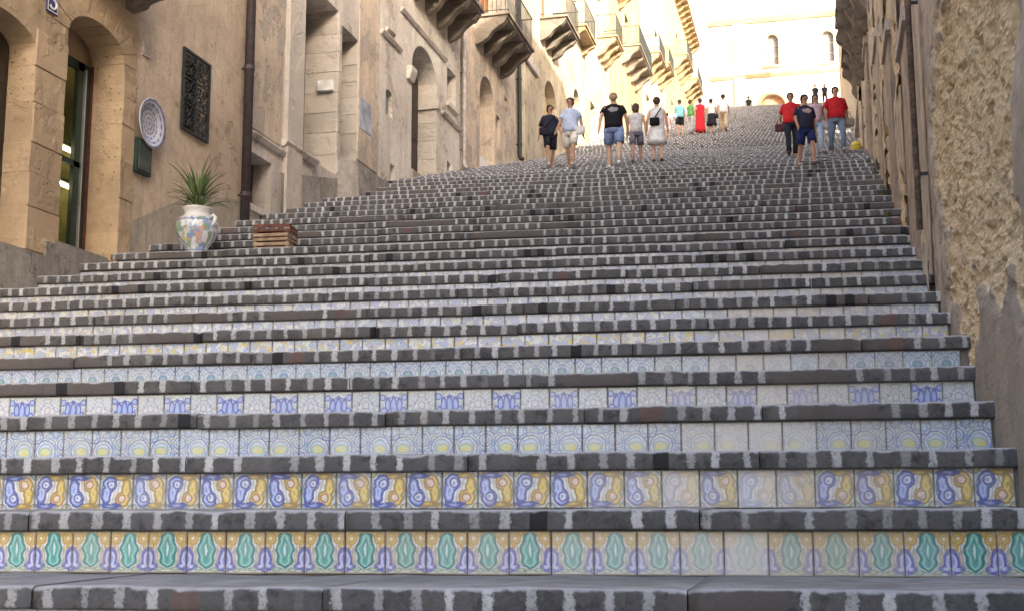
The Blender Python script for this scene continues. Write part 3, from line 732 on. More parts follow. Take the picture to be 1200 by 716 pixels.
MB().cbox(XL - .06, XL + .05, 15.60, 16.02, 5.36, 5.86, .01).build('case', M_GREEN, mb_); MB().cbox(XL + .051, XL + .066, 15.635, 15.985, 5.40, 5.82, .005).build('lid', plain('meter_lid', (.05, .065, .055), .5), mb_)
sn = thing('wall_number', 'small faded number tile on the plaster wall above the plate', 'number sign', (XL, 15.82, 7.2)); MB().cbox(XL - .03, XL + .012, 15.73, 15.92, 7.12, 7.32, .004).build('plate', plain('faded_number', (.42, .36, .30), .6), sn)
tt = MB().tube([(XL + .014, 15.80, 7.16), (XL + .014, 15.80, 7.28)], .009, 5); tt.tube([(XL + .014, 15.86, 7.16), (XL + .014, 15.86, 7.28)], .009, 5); tt.build('numeral', plain('faded_grey', (.20, .18, .17), .7), sn)

def pipe(y, z0, z1, r_, mat, label, xw=XL, s=1, step=2.2, foot=True):
    p = thing('drainpipe', label, 'drainpipe', (xw + s * .12, y, z0))
    x = xw + s * (r_ + .04)
    pts = [(x, y, z1), (x, y, z0 + .15), (x + s * .04, y - .02, z0 + .05), (x + s * .12, y - .05, z0)] if foot else [(x, y, z1), (x, y, z0)]
    o = MB().tube(pts, r_, 12).build('pipe', mat, p, True)
    z = z0 + .5
    while z < z1:
        MB().tube([(x, y, z), (x, y, z + .07)], r_ * 1.18, 12).build('collar', mat, p); MB().box(*sorted((xw - s * .03, x)), y - .012, y + .012, z + .02, z + .05).build('bracket', M_IRON, p); z += step
    return p
pipe(18.93, ground_l(18.9) - .1, 16.5, .08, M_PIPE, 'dark brown drainpipe beside the plant vase on the plaster house', foot=False)

# ------------------------------------------------------------------ palazzo with pilasters and tall recessed doors
B = thing('palazzo', 'pale plaster palazzo with pilasters, tall recessed doorways and an arched portal', 'building', (XL, 25, 7.3))
oN = dict(a0=19.32, a1=20.18, zb=5.74, zt=6.68, d=.38); o1 = dict(a0=21.36, a1=23.18, zb=7.25, zt=10.72, d=.75); o2 = dict(a0=23.34, a1=24.33, zb=7.72, zt=10.5, d=.45)
oV = dict(a0=26.1, a1=26.56, zb=9.45, zt=10.06, d=.16, rise=.1); oS = dict(a0=26.46, a1=26.76, zb=7.75, zt=8.38, d=.25); oM = dict(a0=25.18, a1=25.5, zb=7.66, zt=8.02, d=.08)
o3 = dict(a0=27.95, a1=29.98, zb=8.62, zt=12.0, rise=.75, d=.55); oW = dict(a0=30.88, a1=31.7, zb=11.22, zt=12.22, d=.3)
oU = dict(a0=25.2, a1=26.3, zb=11.5, zt=13.6, d=.22); oU2 = dict(a0=21.6, a1=22.8, zb=12.4, zt=14.6, d=.22); oB2 = dict(a0=29.4, a1=30.6, zb=13.77, zt=16.1, d=.25); oW3 = dict(a0=30.9, a1=31.3, zb=9.25, zt=9.65, d=.2)
zB = 20
facade(left_map(), 19.064, 25.62, 2, zB, [oN, o1, o2, oU, oU2] + [oM]).build('wall', M_TRIM, B)
facade(left_map(), 25.624, 32.1, 2, zB, [oV, oS, o3, oW, oB2, oW3]).build('wall', M_CREAMP, B)
backing(B, 19.064, 32.1, 2, zB, t0=.8)
MB().prism([(19.1, 7.1), (20.5, 7.1), (20.5, 12), (19.1, 12)], 'x', XL - .02, XL + .018).build('orange_panel', M_ORANGE, B)
MB().prism([(24.36, 7.9), (25.60, 7.9), (25.60, 12.4), (24.36, 12.4)], 'x', XL - .02, XL + .02).build('tan_panel', M_ORANGE, B)
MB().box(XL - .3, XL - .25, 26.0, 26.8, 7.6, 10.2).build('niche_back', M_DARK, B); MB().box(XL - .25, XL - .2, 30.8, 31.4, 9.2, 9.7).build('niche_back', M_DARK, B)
MB().box(XL - .42, XL - .36, 19.25, 20.25, 5.7, 6.75).build('niche_back', M_WOOD_D, B); MB().box(XL - .1, XL + .07, 19.25, 20.25, 5.64, 5.75).build('sill', M_TRIM, B)
MB().box(XL - .1, XL - .07, 25.15, 25.55, 7.6, 8.1).build('meter_door', M_SHUT, B); MB().box(XL - .15, XL - .1, 26.05, 26.6, 9.4, 10.1).build('vent_grate', M_SHUT, B)
door(B, o1, M_WOOD_D); door(B, o2, M_WOOD_D, leaves=1); door(B, o3, M_WOOD_D)
window(B, oW, frame=M_SHUT, panes=(2, 2)); window(B, oU, shutter=M_SHUT, frame=M_SHUT); window(B, oU2, shutter=M_SHUT); window(B, oB2, shutter=M_SHUT_O)
for y0_, y1_, dd_ in ((20.62, 21.33, .09), (19.08, 19.27, .05)):
    MB().cbox(XL - .03, XL + dd_, y0_, y1_, 3, 13.6, .012).build('pilaster', M_TUFA, B)
def course(parent, y0, y1, z, h=.1, d=.09, mat=None):
    MB().prism([(XL - .03, z - h), (XL + d * .5, z - h), (XL + d, z - h * .3), (XL + d, z), (XL - .03, z + .02)], 'y', y0, y1).build('moulding', mat or M_TRIM, parent)
course(B, 19.25, 20.60, 7.02); course(B, 20.55, 22.05, 7.24, .12, .13); course(B, 25.7, 27.05, 11.3); course(B, 27.05, 30.7, 12.35); course(B, 30.35, 32.0, 10.84); course(B, 26.0, 26.5, 11.45, .08)
course(B, 27.55, 27.93, 11.08, .32, .14); MB().box(XL - .5, XL + .07, 29.90, 30.12, 10.75, 11.0).build('impost', M_TUFA, B)
# jamb stones of the tall doorway and pier
for (ya, yb, za, zb_, dp) in ((23.185, 23.335, 7.3, 10.6, .44),):
    z = za
    while z < zb_:
        MB().cbox(XL - .42, XL + .03, ya - .006, yb + .006, z + .003, z + .42, .01, .003).build('stone_block', M_TUFA, B); z += .425
# stone lining courses in the far jambs
for (yj, za, zb_, dpt) in ((23.18, 7.28, 10.7, .73), (24.33, 7.75, 10.45, .43), (29.98, 8.65, 11.2, .53)):
    z = za
    while z < zb_ - .1:
        h = rnd.uniform(.34, .5); MB().cbox(XL - dpt, XL - .004, yj - .014 - rnd.uniform(0, .006), yj + .05, z + .003, min(z + h, zb_) - .003, .008, .002).build('stone_block', M_TUFA, B); z += h
MB().prism([(XL - .06, 5.8), (XL + .50, 5.8), (XL + .50, 6.75), (XL + .46, 7.52), (XL - .06, 7.62)], 'y', 23.2, 24.85).build('stoop', M_CEMENT, B)
MB().prism([(24.852, 5.8), (26.0, 5.8), (26.0, 7.3), (25.5, 7.5), (24.852, 7.62)], 'x', XL - .06, XL + .44).build('stoop', M_CEMENT, B)
MB().prism([(20.5, 4.4), (23.19, 4.4), (23.19, 7.18), (20.5, 6.6)], 'x', XL - .05, XL + .045).build('plinth', M_CEMENT, B)
MB().prism([(27.9, 7), (30.02, 7), (30.02, 8.63), (27.9, 8.63)], 'x', XL - .5, XL + .06).build('threshold', M_CEMENT, B)
balcony(B, 27.9, 31.2, 13.80, .95, corb=.70, nc=4)
pst = tag(MB().cbox(XL + .02, XL + .035, 24.42, 25.12, 8.62, 9.3, .003).build('notice_board', plain('blue_grey_notice', (.33, .36, .42), .5, .35, 3), loc=(XL, 24.8, 8.6)), 'blue grey notice board on the palazzo wall right of the tall doorways', 'notice board')
bx_ = tag(MB().cbox(XL - .38, XL - .05, 23.05, 23.17, 9.0, 9.22, .01).build('doorbell_box', plain('white_box', (.62, .6, .56), .5), loc=(XL - .2, 23.1, 9.0)), 'small white box fixed to the doorway jamb of the palazzo', 'box')
pipe(32.2, ground_l(32.2), 18, .06, plain('grey_pipe_paint', (.34, .30, .27), .6), 'pale grey drainpipe at the far corner of the palazzo')
MB().prism([(XL - .03, zB - .5), (XL + .2, zB - .5), (XL + .45, zB - .1), (XL + .45, zB - .003), (XL - .03, zB - .003)], 'y', 19.1, 32.0).build('cornice', M_TRIM, B)

# ------------------------------------------------------------------ houses further up on the left
def house(name, label, y0, y1, mat, ops, bal, extra=None, xw=XL, h=12.5, cat='building'):
    gz = ground_l(y0); zt_ = ground_l(y1) + h
    t = thing(name, label, cat, (xw, (y0 + y1) / 2, gz)); o_ = [o for o in ops]
    facade(left_map(xw), y0, y1, gz - 3, zt_, o_).build('wall', mat, t); backing(t, y0, y1, gz - 3, zt_, xw)
    for o in ops:
        k = o.get('k', 'win')
        if k == 'door': door(t, o, o.get('m', M_WOOD_D), xw)
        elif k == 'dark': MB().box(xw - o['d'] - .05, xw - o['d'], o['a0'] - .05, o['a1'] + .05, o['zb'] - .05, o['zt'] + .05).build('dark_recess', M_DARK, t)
        elif k == 'shut': window(t, o, xw, shutter=o.get('m', M_SHUT))
        else: window(t, o, xw)
    for b in bal: balcony(t, *b[:4], xw=xw, **(b[4] if len(b) > 4 else {}))
    MB().prism([(xw - .03, zt_ - .5), (xw + .2, zt_ - .5), (xw + .4, zt_ - .12), (xw + .4, zt_ - .003), (xw - .03, zt_ - .003)], 'y', y0 + .02, y1 - .02).build('cornice', M_TRIM, t)
    return t
C_ = house('peeling_house', 'orange brown peeling house with a dark arch beneath a heavy stone balcony', 32.3, 38.6, M_ORANGE,
      [dict(a0=34.15, a1=35.85, zb=9.8, zt=13.3, rise=.8, d=.5, k='dark'), dict(a0=36.05, a1=36.5, zb=11.5, zt=12.5, d=.25, k='dark'), dict(a0=34.2, a1=36.0, zb=14.75, zt=17.2, d=.3, k='shut', m=M_SHUT_O), dict(a0=37.1, a1=37.5, zb=13.0, zt=13.4, d=.2, k='dark')],
      [(33.57, 36.85, 14.73, 1.04, dict(corb=.72, nc=4))])
MB().box(XL - .45, XL - .2, 34.2, 35.8, 9.8, 10.9).build('white_step', M_ENW, C_)
pipe(38.68, ground_l(38.7), 20, .07, M_IRON, 'thin black drainpipe between the peeling house and the white pilaster')
D_ = house('white_house', 'white house front with stone pilaster and carved balcony above a yellow doorway', 38.76, 47.0, M_WHITEP,
      [dict(a0=43.0, a1=45.2, zb=12.4, zt=16.2, rise=.9, d=.4, k='door', m=M_YELP), dict(a0=42.6, a1=44.2, zb=18.06, zt=20.6, d=.3, k='shut', m=M_SHUT_O), dict(a0=39.6, a1=40.8, zb=18.3, zt=20.3, d=.25, k='shut')],
      [(42.24, 44.64, 18.04, 1.03, dict(corb=.7, nc=3)), ])
MB().cbox(XL - .03, XL + .16, 39.25, 40.9, 11.2, 15.3, .02).build('pilaster', M_WHITEP, D_); MB().cbox(XL - .03, XL + .26, 39.1, 41.05, 15.3, 15.65, .03).build('capital', M_TRIM, D_)
E_ = house('cream_house', 'cream house with rounded stone balcony brackets, next uphill from the white house', 47.02, 57.5, M_WHITEP,
      [dict(a0=48.5, a1=50.0, zb=14.2, zt=17.6, rise=.7, d=.35, k='door'), dict(a0=52.4, a1=53.6, zb=15.8, zt=18.2, d=.3, k='door'), dict(a0=54.6, a1=55.9, zb=21.8, zt=24.2, d=.25, k='shut', m=M_SHUT), dict(a0=49, a1=50.2, zb=20.2, zt=22.3, d=.25, k='shut')],
      [(54.2, 56.3, 21.77, .95, dict(corb=.75, nc=3, mat=M_CORB2)), (48.4, 50.8, 20.1, .6, dict(corb=.4, nc=2, mat=M_CORB2))])
F_ = house('yellow_house', 'yellow plaster house with a dark bracketed balcony and tan shutters', 57.52, 69.0, M_YELP,
      [dict(a0=59, a1=60.3, zb=17.5, zt=20.4, d=.35, k='door'), dict(a0=63, a1=64.4, zb=24.1, zt=26.4, d=.25, k='shut'), dict(a0=64.8, a1=66.0, zb=19.4, zt=22.0, d=.3, k='door')],
      [(61.6, 66.5, 24.06, 1.0, dict(corb=.8, nc=4)), (59, 61.2, 26.5, .8, dict(corb=.6, nc=2, mat=M_CORB2))])
G_ = house('pale_house', 'pale yellow house with small square balconies, above the dark bracketed balcony', 69.02, 81.0, M_WHITEP,
      [dict(a0=71, a1=72.4, zb=21.6, zt=24.6, d=.35, k='door'), dict(a0=75.6, a1=77, zb=28.0, zt=30.3, d=.25, k='shut'), dict(a0=76, a1=77.4, zb=23.0, zt=26, d=.3, k='door')],
      [(70.5, 73.4, 26.9, .95, dict(corb=.9, nc=3, mat=M_CORB2)), (75.2, 78, 27.9, .95, dict(corb=.8, nc=3, mat=M_CORB2))])
H_ = house('upper_house', 'ochre topmost house with a long bracketed cornice by the church terrace', 81.02, 101.0, M_YELP,
      [dict(a0=84, a1=85.4, zb=25.4, zt=28.4, d=.35, k='door'), dict(a0=88, a1=89.3, zb=32.6, zt=34.8, d=.25, k='shut'), dict(a0=94, a1=95.3, zb=33.0, zt=35.4, d=.25, k='shut')],
      [(84, 99, 37.6, .8, dict(corb=.5, nc=14, mat=M_CORB2, rail=False)), (86.5, 90.5, 32.5, 1.0, dict(corb=.9, nc=4, mat=M_CORB2)), (93, 97, 32.9, 1.1, dict(corb=.9, nc=4, mat=M_CORB2))])
MB().cbox(XL - .03, XL + 1.3, 99.2, 100.9, 28, 40, .05).build('grey_pier', plaster('shade_grey_plaster', (.36, .35, .36), (.25, .25, .26), (.40, .38, .36)), H_)  # grey in the colour stands in for a shaded end wall

# ------------------------------------------------------------------ right side: wall with fallen plaster
def ruin_mat():
    g = Mat('flaking_wall', .95, .08)
    a = g.n('Attribute', attribute_name='bare').outputs['Fac']; bare = V(g, a); grain = g.vor(34, g.scale(g.co('World'), (1, .35, 1)))
    p = g.co('World'); q_ = g.scale(p, (1, .32, 1)); streak = g.noise(1.0, 6, .65, g.scale(p, (2, .9, .8))); fine = g.noise(30, 5, .75, q_); med = g.noise(4.5, 7, .72, q_)
    pla = g.mix(g.sm(streak, .36, .66), (.56, .485, .385), (.37, .315, .245)); vst = g.noise(1.0, 6, .7, g.scale(p, (9, 3.2, .22))); pla = g.mix(g.sm(vst, .46, .66) * .5, pla, (.24, .195, .145)); pla = g.mix(g.sm(med, .5, .7) * .5, pla, (.62, .545, .44))
    pla = g.mix(g.sm(g.noise(2.2, 7, .72, g.scale(p, (2, .8, .9))), .52, .66) * .7, pla, (.15, .135, .12))
    rub = g.mix(g.sm(med, .35, .65), (.70, .56, .35), (.56, .43, .255)); rub = g.mix(g.sm(g.noise(15, 5, .7, q_), .52, .66), rub, (.76, .65, .47)); rub = g.mix(g.sm(g.noise(10, 6, .75, q_), .57, .68) * .5, rub, (.24, .17, .105))
    damp = g.sm(g.xyz(p)[2] * -.9 + 2.6 + (g.noise(1.3, 5, .65, q_) - .5) * 2.6, .2, .9); pla = g.mix(damp * .75, pla, g.mix(med, (.17, .145, .115), (.31, .265, .21))); rub = g.mix(g.sm(grain, .25, .5) * .35, rub, (.30, .22, .13)); c = g.mix(g.sm(bare, .4, .6), pla, rub); c = g.mix(g.sm(fine, .5, .8) * .4, c, (.14, .115, .085))
    g.color(c); g.bump(fine * .6 + med * .5 - grain * bare * .6, .8, .03); return g.mat
M_RUIN = ruin_mat()
def ruin_wall(name, parent, y0, y1, z0, z1, sy, sz, barefn, seed, depth=.035, off=0.0):
    ny = int((y1 - y0) / sy) + 1; nz = int((z1 - z0) / sz) + 1
    Y, Z = np.meshgrid(np.linspace(y0, y1, ny), np.linspace(z0, z1, nz), indexing='ij')
    b = barefn(Y, Z) + (fbm(Y * .9, Z * 1.3, 5, seed) - .5) * 1.9 + (fbm(Y * 3, Z * 6, 4, seed + 9) - .5) * .9
    bare = 1 / (1 + np.exp(-b * 14))
    rough = (fbm(Y * 6, Z * 14, 4, seed + 20) - .5) * .085 * (.18 + bare) - np.maximum(0, .36 - fbm(Y * 5, Z * 9, 3, seed + 60)) * -.45 * bare + (fbm(Y * .9, Z * .7, 3, seed + 30) - .5) * .03
    X = xr(Y) + off + bare * depth + rough
    vs = np.stack([X, Y, Z], -1).reshape(-1, 3)
    i = np.arange(ny - 1)[:, None] * nz + np.arange(nz - 1)[None, :]; i = i.ravel()
    fs = np.stack([i, i + 1, i + nz + 1, i + nz], -1)
    me = bpy.data.meshes.new(name); me.from_pydata(vs.tolist(), [], fs.tolist())
    at = me.attributes.new('bare', 'FLOAT', 'POINT'); at.data.foreach_set('value', bare.ravel().astype(np.float32))
    me.materials.append(M_RUIN); o = bpy.data.objects.new(name, me); COL.objects.link(o); o.parent = parent; o.location = -wloc(parent)
    return o
R1 = thing('flaking_wall_house', 'tall old wall whose grey render has fallen off in ochre patches beside the lower steps', 'building', (1.0, 8, 0))
def bare1(Y, Z):
    d = 1.2 - np.abs((Z - 3.15 - (Y - 8.5) * .18) / 1.15) ** 2 - np.abs((Y - 8.6) / 2.95) ** 4
    tong = .8 - np.abs((Y - 7.7) / .55) ** 2 - np.maximum(0, (Z - 4.6)) * 1.2; tong[Z < 2.6] = -2
    low = .7 - np.abs((Y - 9.3) / .9) ** 2 - np.abs((Z - 2.0) / .8) ** 2
    return np.maximum(np.maximum(d, tong), low) - .05 - 1.1 * np.clip((6.9 + .35 * np.sin(Z * 2.3 + 1) - Y) / .9, 0, 1)
ruin_wall('wall', R1, 2.0, 12.15, -1.2, 8.5, .026, .03, bare1, 3, .06)
MB().prism([(.78, -8), (.90, 2.02), (1.4, 2.02), (1.4, -8)], 'z', -1.2, 17.5).build('wall_return', M_CEMENT, R1)
up = MB(); up.quad((xr(2), 2.0, 8.48), (xr(12.15), 12.15, 8.48), (xr(12.15), 12.15, 17.5), (xr(2), 2.0, 17.5)); up.build('upper_wall', M_TRIM, R1)
MB().box(1.35, 9, -8, 12.1, -1.2, 17.5).build('house_body', M_DARK, R1)
MB().prism([(9, 17.504), (.4, 17.504), (.4, 17.62), (5, 18.3), (9, 18)], 'y', -8, 12.1).build('roof', M_ROOF, R1)
R2 = thing('long_flaking_house', 'long house front of streaked flaking plaster with pilasters on the right of the upper steps', 'building', (1.2, 25, 5))
def bare2(Y, Z): return -.25 + .5 * np.sin(Y * 1.9) * np.sin(Y * .63 + 1) - np.abs(Z - (Y * .35 + 1.6)) * .10
ruin_wall('wall', R2, 12.17, 42.0, 1.5, 20.0, .09, .10, bare2, 40, .03, .05)
for y0_, y1_ in ((12.2, 12.95), (16.2, 16.9), (20.5, 21.3), (25.0, 25.8), (32.2, 33.0), (37, 37.9)):
    ruin_wall('pilaster', R2, y0_, y1_, 2.0, 18.0, .07, .09, lambda Y, Z: -.1 + 0 * Y, int(y0_ * 3), .03, -.05)
for y0_, y1_ in ((14.2, 15.2), (18.2, 19.3), (22.4, 23.5), (29, 30)):
    gz = (yf(0) * 0 + ((y0_ - Y1) / TREAD + 1) * RISE)
    dd_ = MB().prism([(y0_, gz - .3), (y1_, gz - .3), (y1_, gz + 2.5), (y0_, gz + 2.5)], 'x', xr(y0_) - .015, xr(y0_) + .1).build('door', plain('grey_brown_door', (.27, .21, .16), .7, .3, 4), R2)
    MB().box(xr(y0_) - .06, xr(y0_) + .05, y0_ - .2, y1_ + .2, gz + 2.5, gz + 2.66).build('lintel', M_TUFA, dd_)
for ya, yb, zt_ in ((12.17, 23.0, 20.0), (23.004, 35.0, 22.6), (35.004, 42.0, 20.5)):
    MB().box(1.75, 9, ya, yb, 0, zt_).build('house_body', M_TRIM, R2)
    MB().prism([(9, zt_ + .004), (.75, zt_ + .004), (.75, zt_ + .12), (5, zt_ + .8), (9, zt_ + .6)], 'y', ya, yb).build('roof', M_ROOF, R2)
balcony(R2, 26.9, 31.8, 12.7, .62, side=-1, xw=1.28, corb=1.35, nc=5)
balcony(R2, 34, 38, 13.8, .5, side=-1, xw=1.42, corb=1.0, nc=4)
pipe(12.20, 3.2, 15, .028, plain('gap_shade_brown', (.13, .095, .07), .8, .4, 20), 'thin dark tube standing in for the shaded gap at the flaking wall corner', xw=1.01, s=-1, step=1.7, foot=False)  # brown tube added in place of the dark gap between the walls
R3 = thing('stepped_shade_wall', 'stepped wall in place of houses, raised to shade the topmost flight', 'wall', (1.8, 68, 18))  # added wall instead of houses, its height set to shade the stairs
mbw = MB()
for k in range(12):
    ya = 42.02 + k * 4.6; yb = ya + 4.58; zt_ = ((yb - Y1 - 2.3) / TREAD + 1) * RISE + 9.0
    mbw.box(xr(ya) + .02, xr(ya) + .6, ya, yb, zt_ - 9, zt_)
mbw.build('masonry', M_TRIM, R3)
for k in range(12):
    ya = 42.02 + k * 4.6; zt_ = ((ya + 4.58 - Y1 - 2.3) / TREAD + 1) * RISE + 9.0
    MB().cbox(xr(ya) - .06, xr(ya) + .68, ya, ya + 4.575, zt_, zt_ + .14, .02).build('coping', M_CEMENT, R3)

# ------------------------------------------------------------------ church at the top
CH = thing('church', 'pale sunlit church front with two arched windows above the top of the stairs', 'church', (0, 104, ZT))
YC = 104.0
cmap = lambda a, z, d: (a, YC + d, z)
M_CH = plaster('church_plaster', (.60, .56, .46), (.50, .45, .35), (.52, .46, .35), .3, .74); M_CHT = plaster('church_trim', (.42, .33, .20), (.34, .265, .16), (.36, .285, .18), .3, .7)
cops = [dict(a0=-3.5, a1=-2.5, zb=37.2, zt=39.9, rise=.5, d=.35), dict(a0=1.0, a1=2.0, zb=37.1, zt=39.8, rise=.5, d=.35), dict(a0=-4.2, a1=-2.1, zb=ZT - .02, zt=34.7, rise=1.0, d=.5)]
facade(cmap, -16, 18, ZT - 2, 56, cops).build('wall', M_CH, CH)
MB().box(-16, 18, YC + .6, YC + 25, ZT - 2, 56).build('nave', M_CH, CH); MB().prism([(-16.4, 56.003), (18.4, 56.003), (1, 61)], 'y', YC - .3, YC + 25).build('roof', M_ROOF, CH)
for o in cops:
    a0, a1 = o['a0'], o['a1']; k_ = 'door' if o['zb'] < 32 else 'window'
    M_ = plain('faded_door', (.45, .24, .14), .7) if k_ == 'door' else plain('church_glass', (.15, .14, .145), .4)
    q = MB().box(a0 - .05, a1 + .05, YC + o['d'] - .05, YC + o['d'] + .02, o['zb'] - .05, o['zt'] + .05).build(k_, M_, CH)
    for t in (.5,): MB().box(a0 + (a1 - a0) * t - .03, a0 + (a1 - a0) * t + .03, YC + o['d'] - .09, YC + o['d'] - .051, o['zb'], o['zt'] - .05).build('mullion', M_CHT, q)
    for t in (.33, .66): MB().box(a0, a1, YC + o['d'] - .085, YC + o['d'] - .0515, o['zb'] + (o['zt'] - o['zb']) * t - .03, o['zb'] + (o['zt'] - o['zb']) * t + .03).build('bar', M_CHT, q)
    fr_ = MB(); h = (a1 - a0) / 2; cx_ = (a0 + a1) / 2; zsp = o['zt'] - o['rise']
    for k in range(12):
        t0, t1 = math.pi * k / 12, math.pi * (k + 1) / 12
        fr_.prism([(cx_ + math.cos(t0) * h, zsp + math.sin(t0) * o['rise']), (cx_ + math.cos(t1) * h, zsp + math.sin(t1) * o['rise']), (cx_ + math.cos(t1) * (h + .22), zsp + math.sin(t1) * (o['rise'] + .22)), (cx_ + math.cos(t0) * (h + .22), zsp + math.sin(t0) * (o['rise'] + .22))], 'y', YC - .08, YC + .02)
    for sx in (-1, 1): fr_.box(*sorted((cx_ + sx * h, cx_ + sx * (h + .22))), YC - .08, YC + .02, o['zb'], zsp)
    if k_ == 'window': fr_.box(a0 - .3, a1 + .3, YC - .14, YC + .02, o['zb'] - .2, o['zb'] - .002)
    oo = fr_.build('surround', M_CHT, CH); fix_normals(oo.data)
for z, h_, d_ in ((36.4, .35, .25), (41.3, .5, .4), (46.5, .6, .5)):
    MB().prism([(YC + .02, z - h_ / 2), (YC - d_ * .4, z - h_ / 2), (YC - d_, z + h_ * .2), (YC - d_, z + h_ / 2), (YC + .02, z + h_ / 2 + .02)], 'x', -15.9, 17.9).build('cornice', M_CHT, CH)
for x in (-5.8, 4.6, -10.5, 9.5): MB().cbox(x - .45, x + .45, YC - .16, YC + .02, ZT - 1, 46.15, .02).build('pilaster', M_CH, CH)

# ------------------------------------------------------------------ vase with plant, crates, litter
def step_pos(n, x, dy=.45): return Vector((x, yf(n, x) + dy, n * RISE + .002))
def vase_mat():
    g = Mat('painted_vase', .22, .5); x, y, z = g.xyz(g.co('Object')); th = g.m('ARCTAN2', y, x)
    cv = g.vec(th * .8, z * 2.4, 0.0)
    c = g.mix(g.sm(g.noise(2.6, 3, .6, cv), .47, .56), (.66, .67, .68), (.24, .33, .48)); c = g.mix(g.sm(g.noise(3.1, 3, .6, g.vec(th * .8 + 7.0, z * 2.4, 3.0)), .54, .61), c, (.26, .36, .22))
    c = g.mix(g.sm(g.noise(2.7, 3, .6, g.vec(th * .8 + 3.0, z * 2.4, 8.0)), .56, .63), c, (.62, .36, .30)); c = g.mix(g.sm(g.noise(3.3, 2, .6, g.vec(th * .8 + 1.0, z * 2.4, 5.0)), .60, .66), c, (.62, .48, .16))
    band = g.mx(g.sm(.012 - g.abs(z - .47), 0, .008), g.sm(.01 - g.abs(z - .06), 0, .008)); c = g.mix(band, c, (.13, .17, .36)); c = g.mix(g.sm(z, .50, .52), c, (.68, .66, .62))
    c = g.mix(g.sm(g.noise(14, 4, .7, g.co('Object')), .56, .7) * .35, c, (.30, .27, .22)); g.color(c); return g.mat
vp = step_pos(13, -8.36, .36)
vs_ = tag(empty('ceramic_vase', vp), 'big painted white ceramic vase with a yucca, on the steps by the drainpipe', 'vase')
pr = [(.13, 0), (.15, .02), (.13, .05), (.17, .12), (.25, .24), (.295, .36), (.29, .45), (.25, .52), (.185, .555), (.175, .60), (.20, .645), (.215, .67), (.20, .675), (.165, .64), (.15, .56), (.001, .55)]
MB().rings([(0, 0, z, r_, r_) for r_, z in pr], 32).build('body', vase_mat(), vs_, True, world=False)
for sx in (-1, 1):
    a = math.radians(-20); ca, sa = math.cos(a), math.sin(a); pts = [(.25, .50), (.32, .53), (.36, .49), (.33, .42), (.285, .39)]
    MB().tube([(sx * px_ * ca, sx * px_ * sa, pz) for px_, pz in pts], .026, 8).build('handle', M_ENW, vs_, True, world=False)
yu = tag(empty('yucca_plant', vp + Vector((0, 0, .55))), 'spiky green yucca growing out of the painted vase', 'plant')
M_LEAF = plain('yucca_leaf', (.12, .17, .06), .5, .45, 5); M_SOIL = plain('soil', (.05, .035, .025), .95)
MB().tube([(0, 0, 0), (.01, 0, .12), (.0, .01, .26)], [.035, .03, .02], 8).build('stem', plain('stem_bark', (.18, .14, .09), .9), yu, world=False)
MB().rings([(0, 0, .02, .155, .155), (0, 0, .055, .14, .14), (0, 0, .06, .01, .01)], 16).build('soil', M_SOIL, yu, world=False)
lr = random.Random(5)
for k in range(96):
    az = k * 2.399 + lr.uniform(-.3, .3); el = lr.uniform(.3, 1.5) if k > 20 else lr.uniform(1.0, 1.5); L = lr.uniform(.44, .84); droop = lr.uniform(.3, 1.1) * (1.2 - el / 1.6); wd = lr.uniform(.011, .019)
    z = .10 + .2 * lr.random(); v_ = []; n_ = 7; ca, sa = math.cos(az), math.sin(az); r_ = .02
    for i in range(n_):
        t = i / (n_ - 1); e = el - droop * 2.2 * t * t; w_ = wd * (1 - t ** 2.5) * (.6 + .4 * min(1, t * 5)) + .001
        v_ += [(ca * r_ - sa * w_, sa * r_ + ca * w_, z), (ca * r_, sa * r_, z - w_ * .5), (ca * r_ + sa * w_, sa * r_ - ca * w_, z)]
        r_ += math.cos(e) * L / n_; z += math.sin(e) * L / n_
    f_ = []
    for i in range(n_ - 1): b = i * 3; f_ += [(b, b + 1, b + 4, b + 3), (b + 1, b + 2, b + 5, b + 4)]
    MB().add(v_, f_).build('leaf', M_LEAF, yu, world=False)

M_CRATE = plain('crate_pine', (.30, .21, .135), .8, .35, 8); M_CRATE_R = plain('crate_red_wash', (.13, .05, .035), .75, .35, 8)
cp = step_pos(13, -7.22, .36)
def crate(z, mat_s, mat_c, label, rz, fill=None):
    c = tag(empty('wooden_crate', cp + Vector((0, 0, z)), rz), label, 'crate', 'stacked crates by the vase'); L, W_, H_ = .225, .17, .125
    for sx in (-1, 1):
        for sy in (-1, 1): MB().box(sx * L - .02, sx * L + .02, sy * W_ - .02, sy * W_ + .02, 0, H_).build('corner_post', mat_c, c, world=False)
    for sy in (-1, 1):
        for z0, z1 in ((.006, .045), (.065, .11)): MB().cbox(-L - .03, L + .03, sy * (W_ + .021) - .006, sy * (W_ + .021) + .006, z0, z1, .003).build('slat', mat_s, c, world=False)
    for sx in (-1, 1):
        for z0, z1 in ((.006, .045), (.06, .105)): MB().cbox(sx * (L + .021) - .006, sx * (L + .021) + .006, -W_ + .012, W_ - .012, z0, z1, .003).build('slat', mat_s, c, world=False)
    for k in range(5): MB().box(-L + .02, L - .02, -W_ + .02 + k * .062, -W_ + .065 + k * .062, .008, .018).build('bottom_slat', mat_s, c, world=False)
    return c
crate(0, M_CRATE, M_CRATE, 'pale pine crate at the bottom of the stack on the steps', .10); crate(.126, M_CRATE, M_CRATE_R, 'pale slatted crate in the middle of the stack on the steps', .05); crate(.252, M_CRATE_R, M_CRATE, 'reddish crate on top of the stack on the steps', .14)
b_ = tag(empty('yellow_ball', step_pos(33, 1.16, .25) + Vector((0, 0, .0))), 'yellow ball lying against the right hand wall beside the red T-shirt', 'ball')
g = Mat('yellow_rubber', .45); x, y, z = g.xyz(g.co('Object')); g.color(g.mix(g.sm(g.abs(z - .15) - .012, 0, .006), (.35, .30, .05), (.72, .58, .10))); 
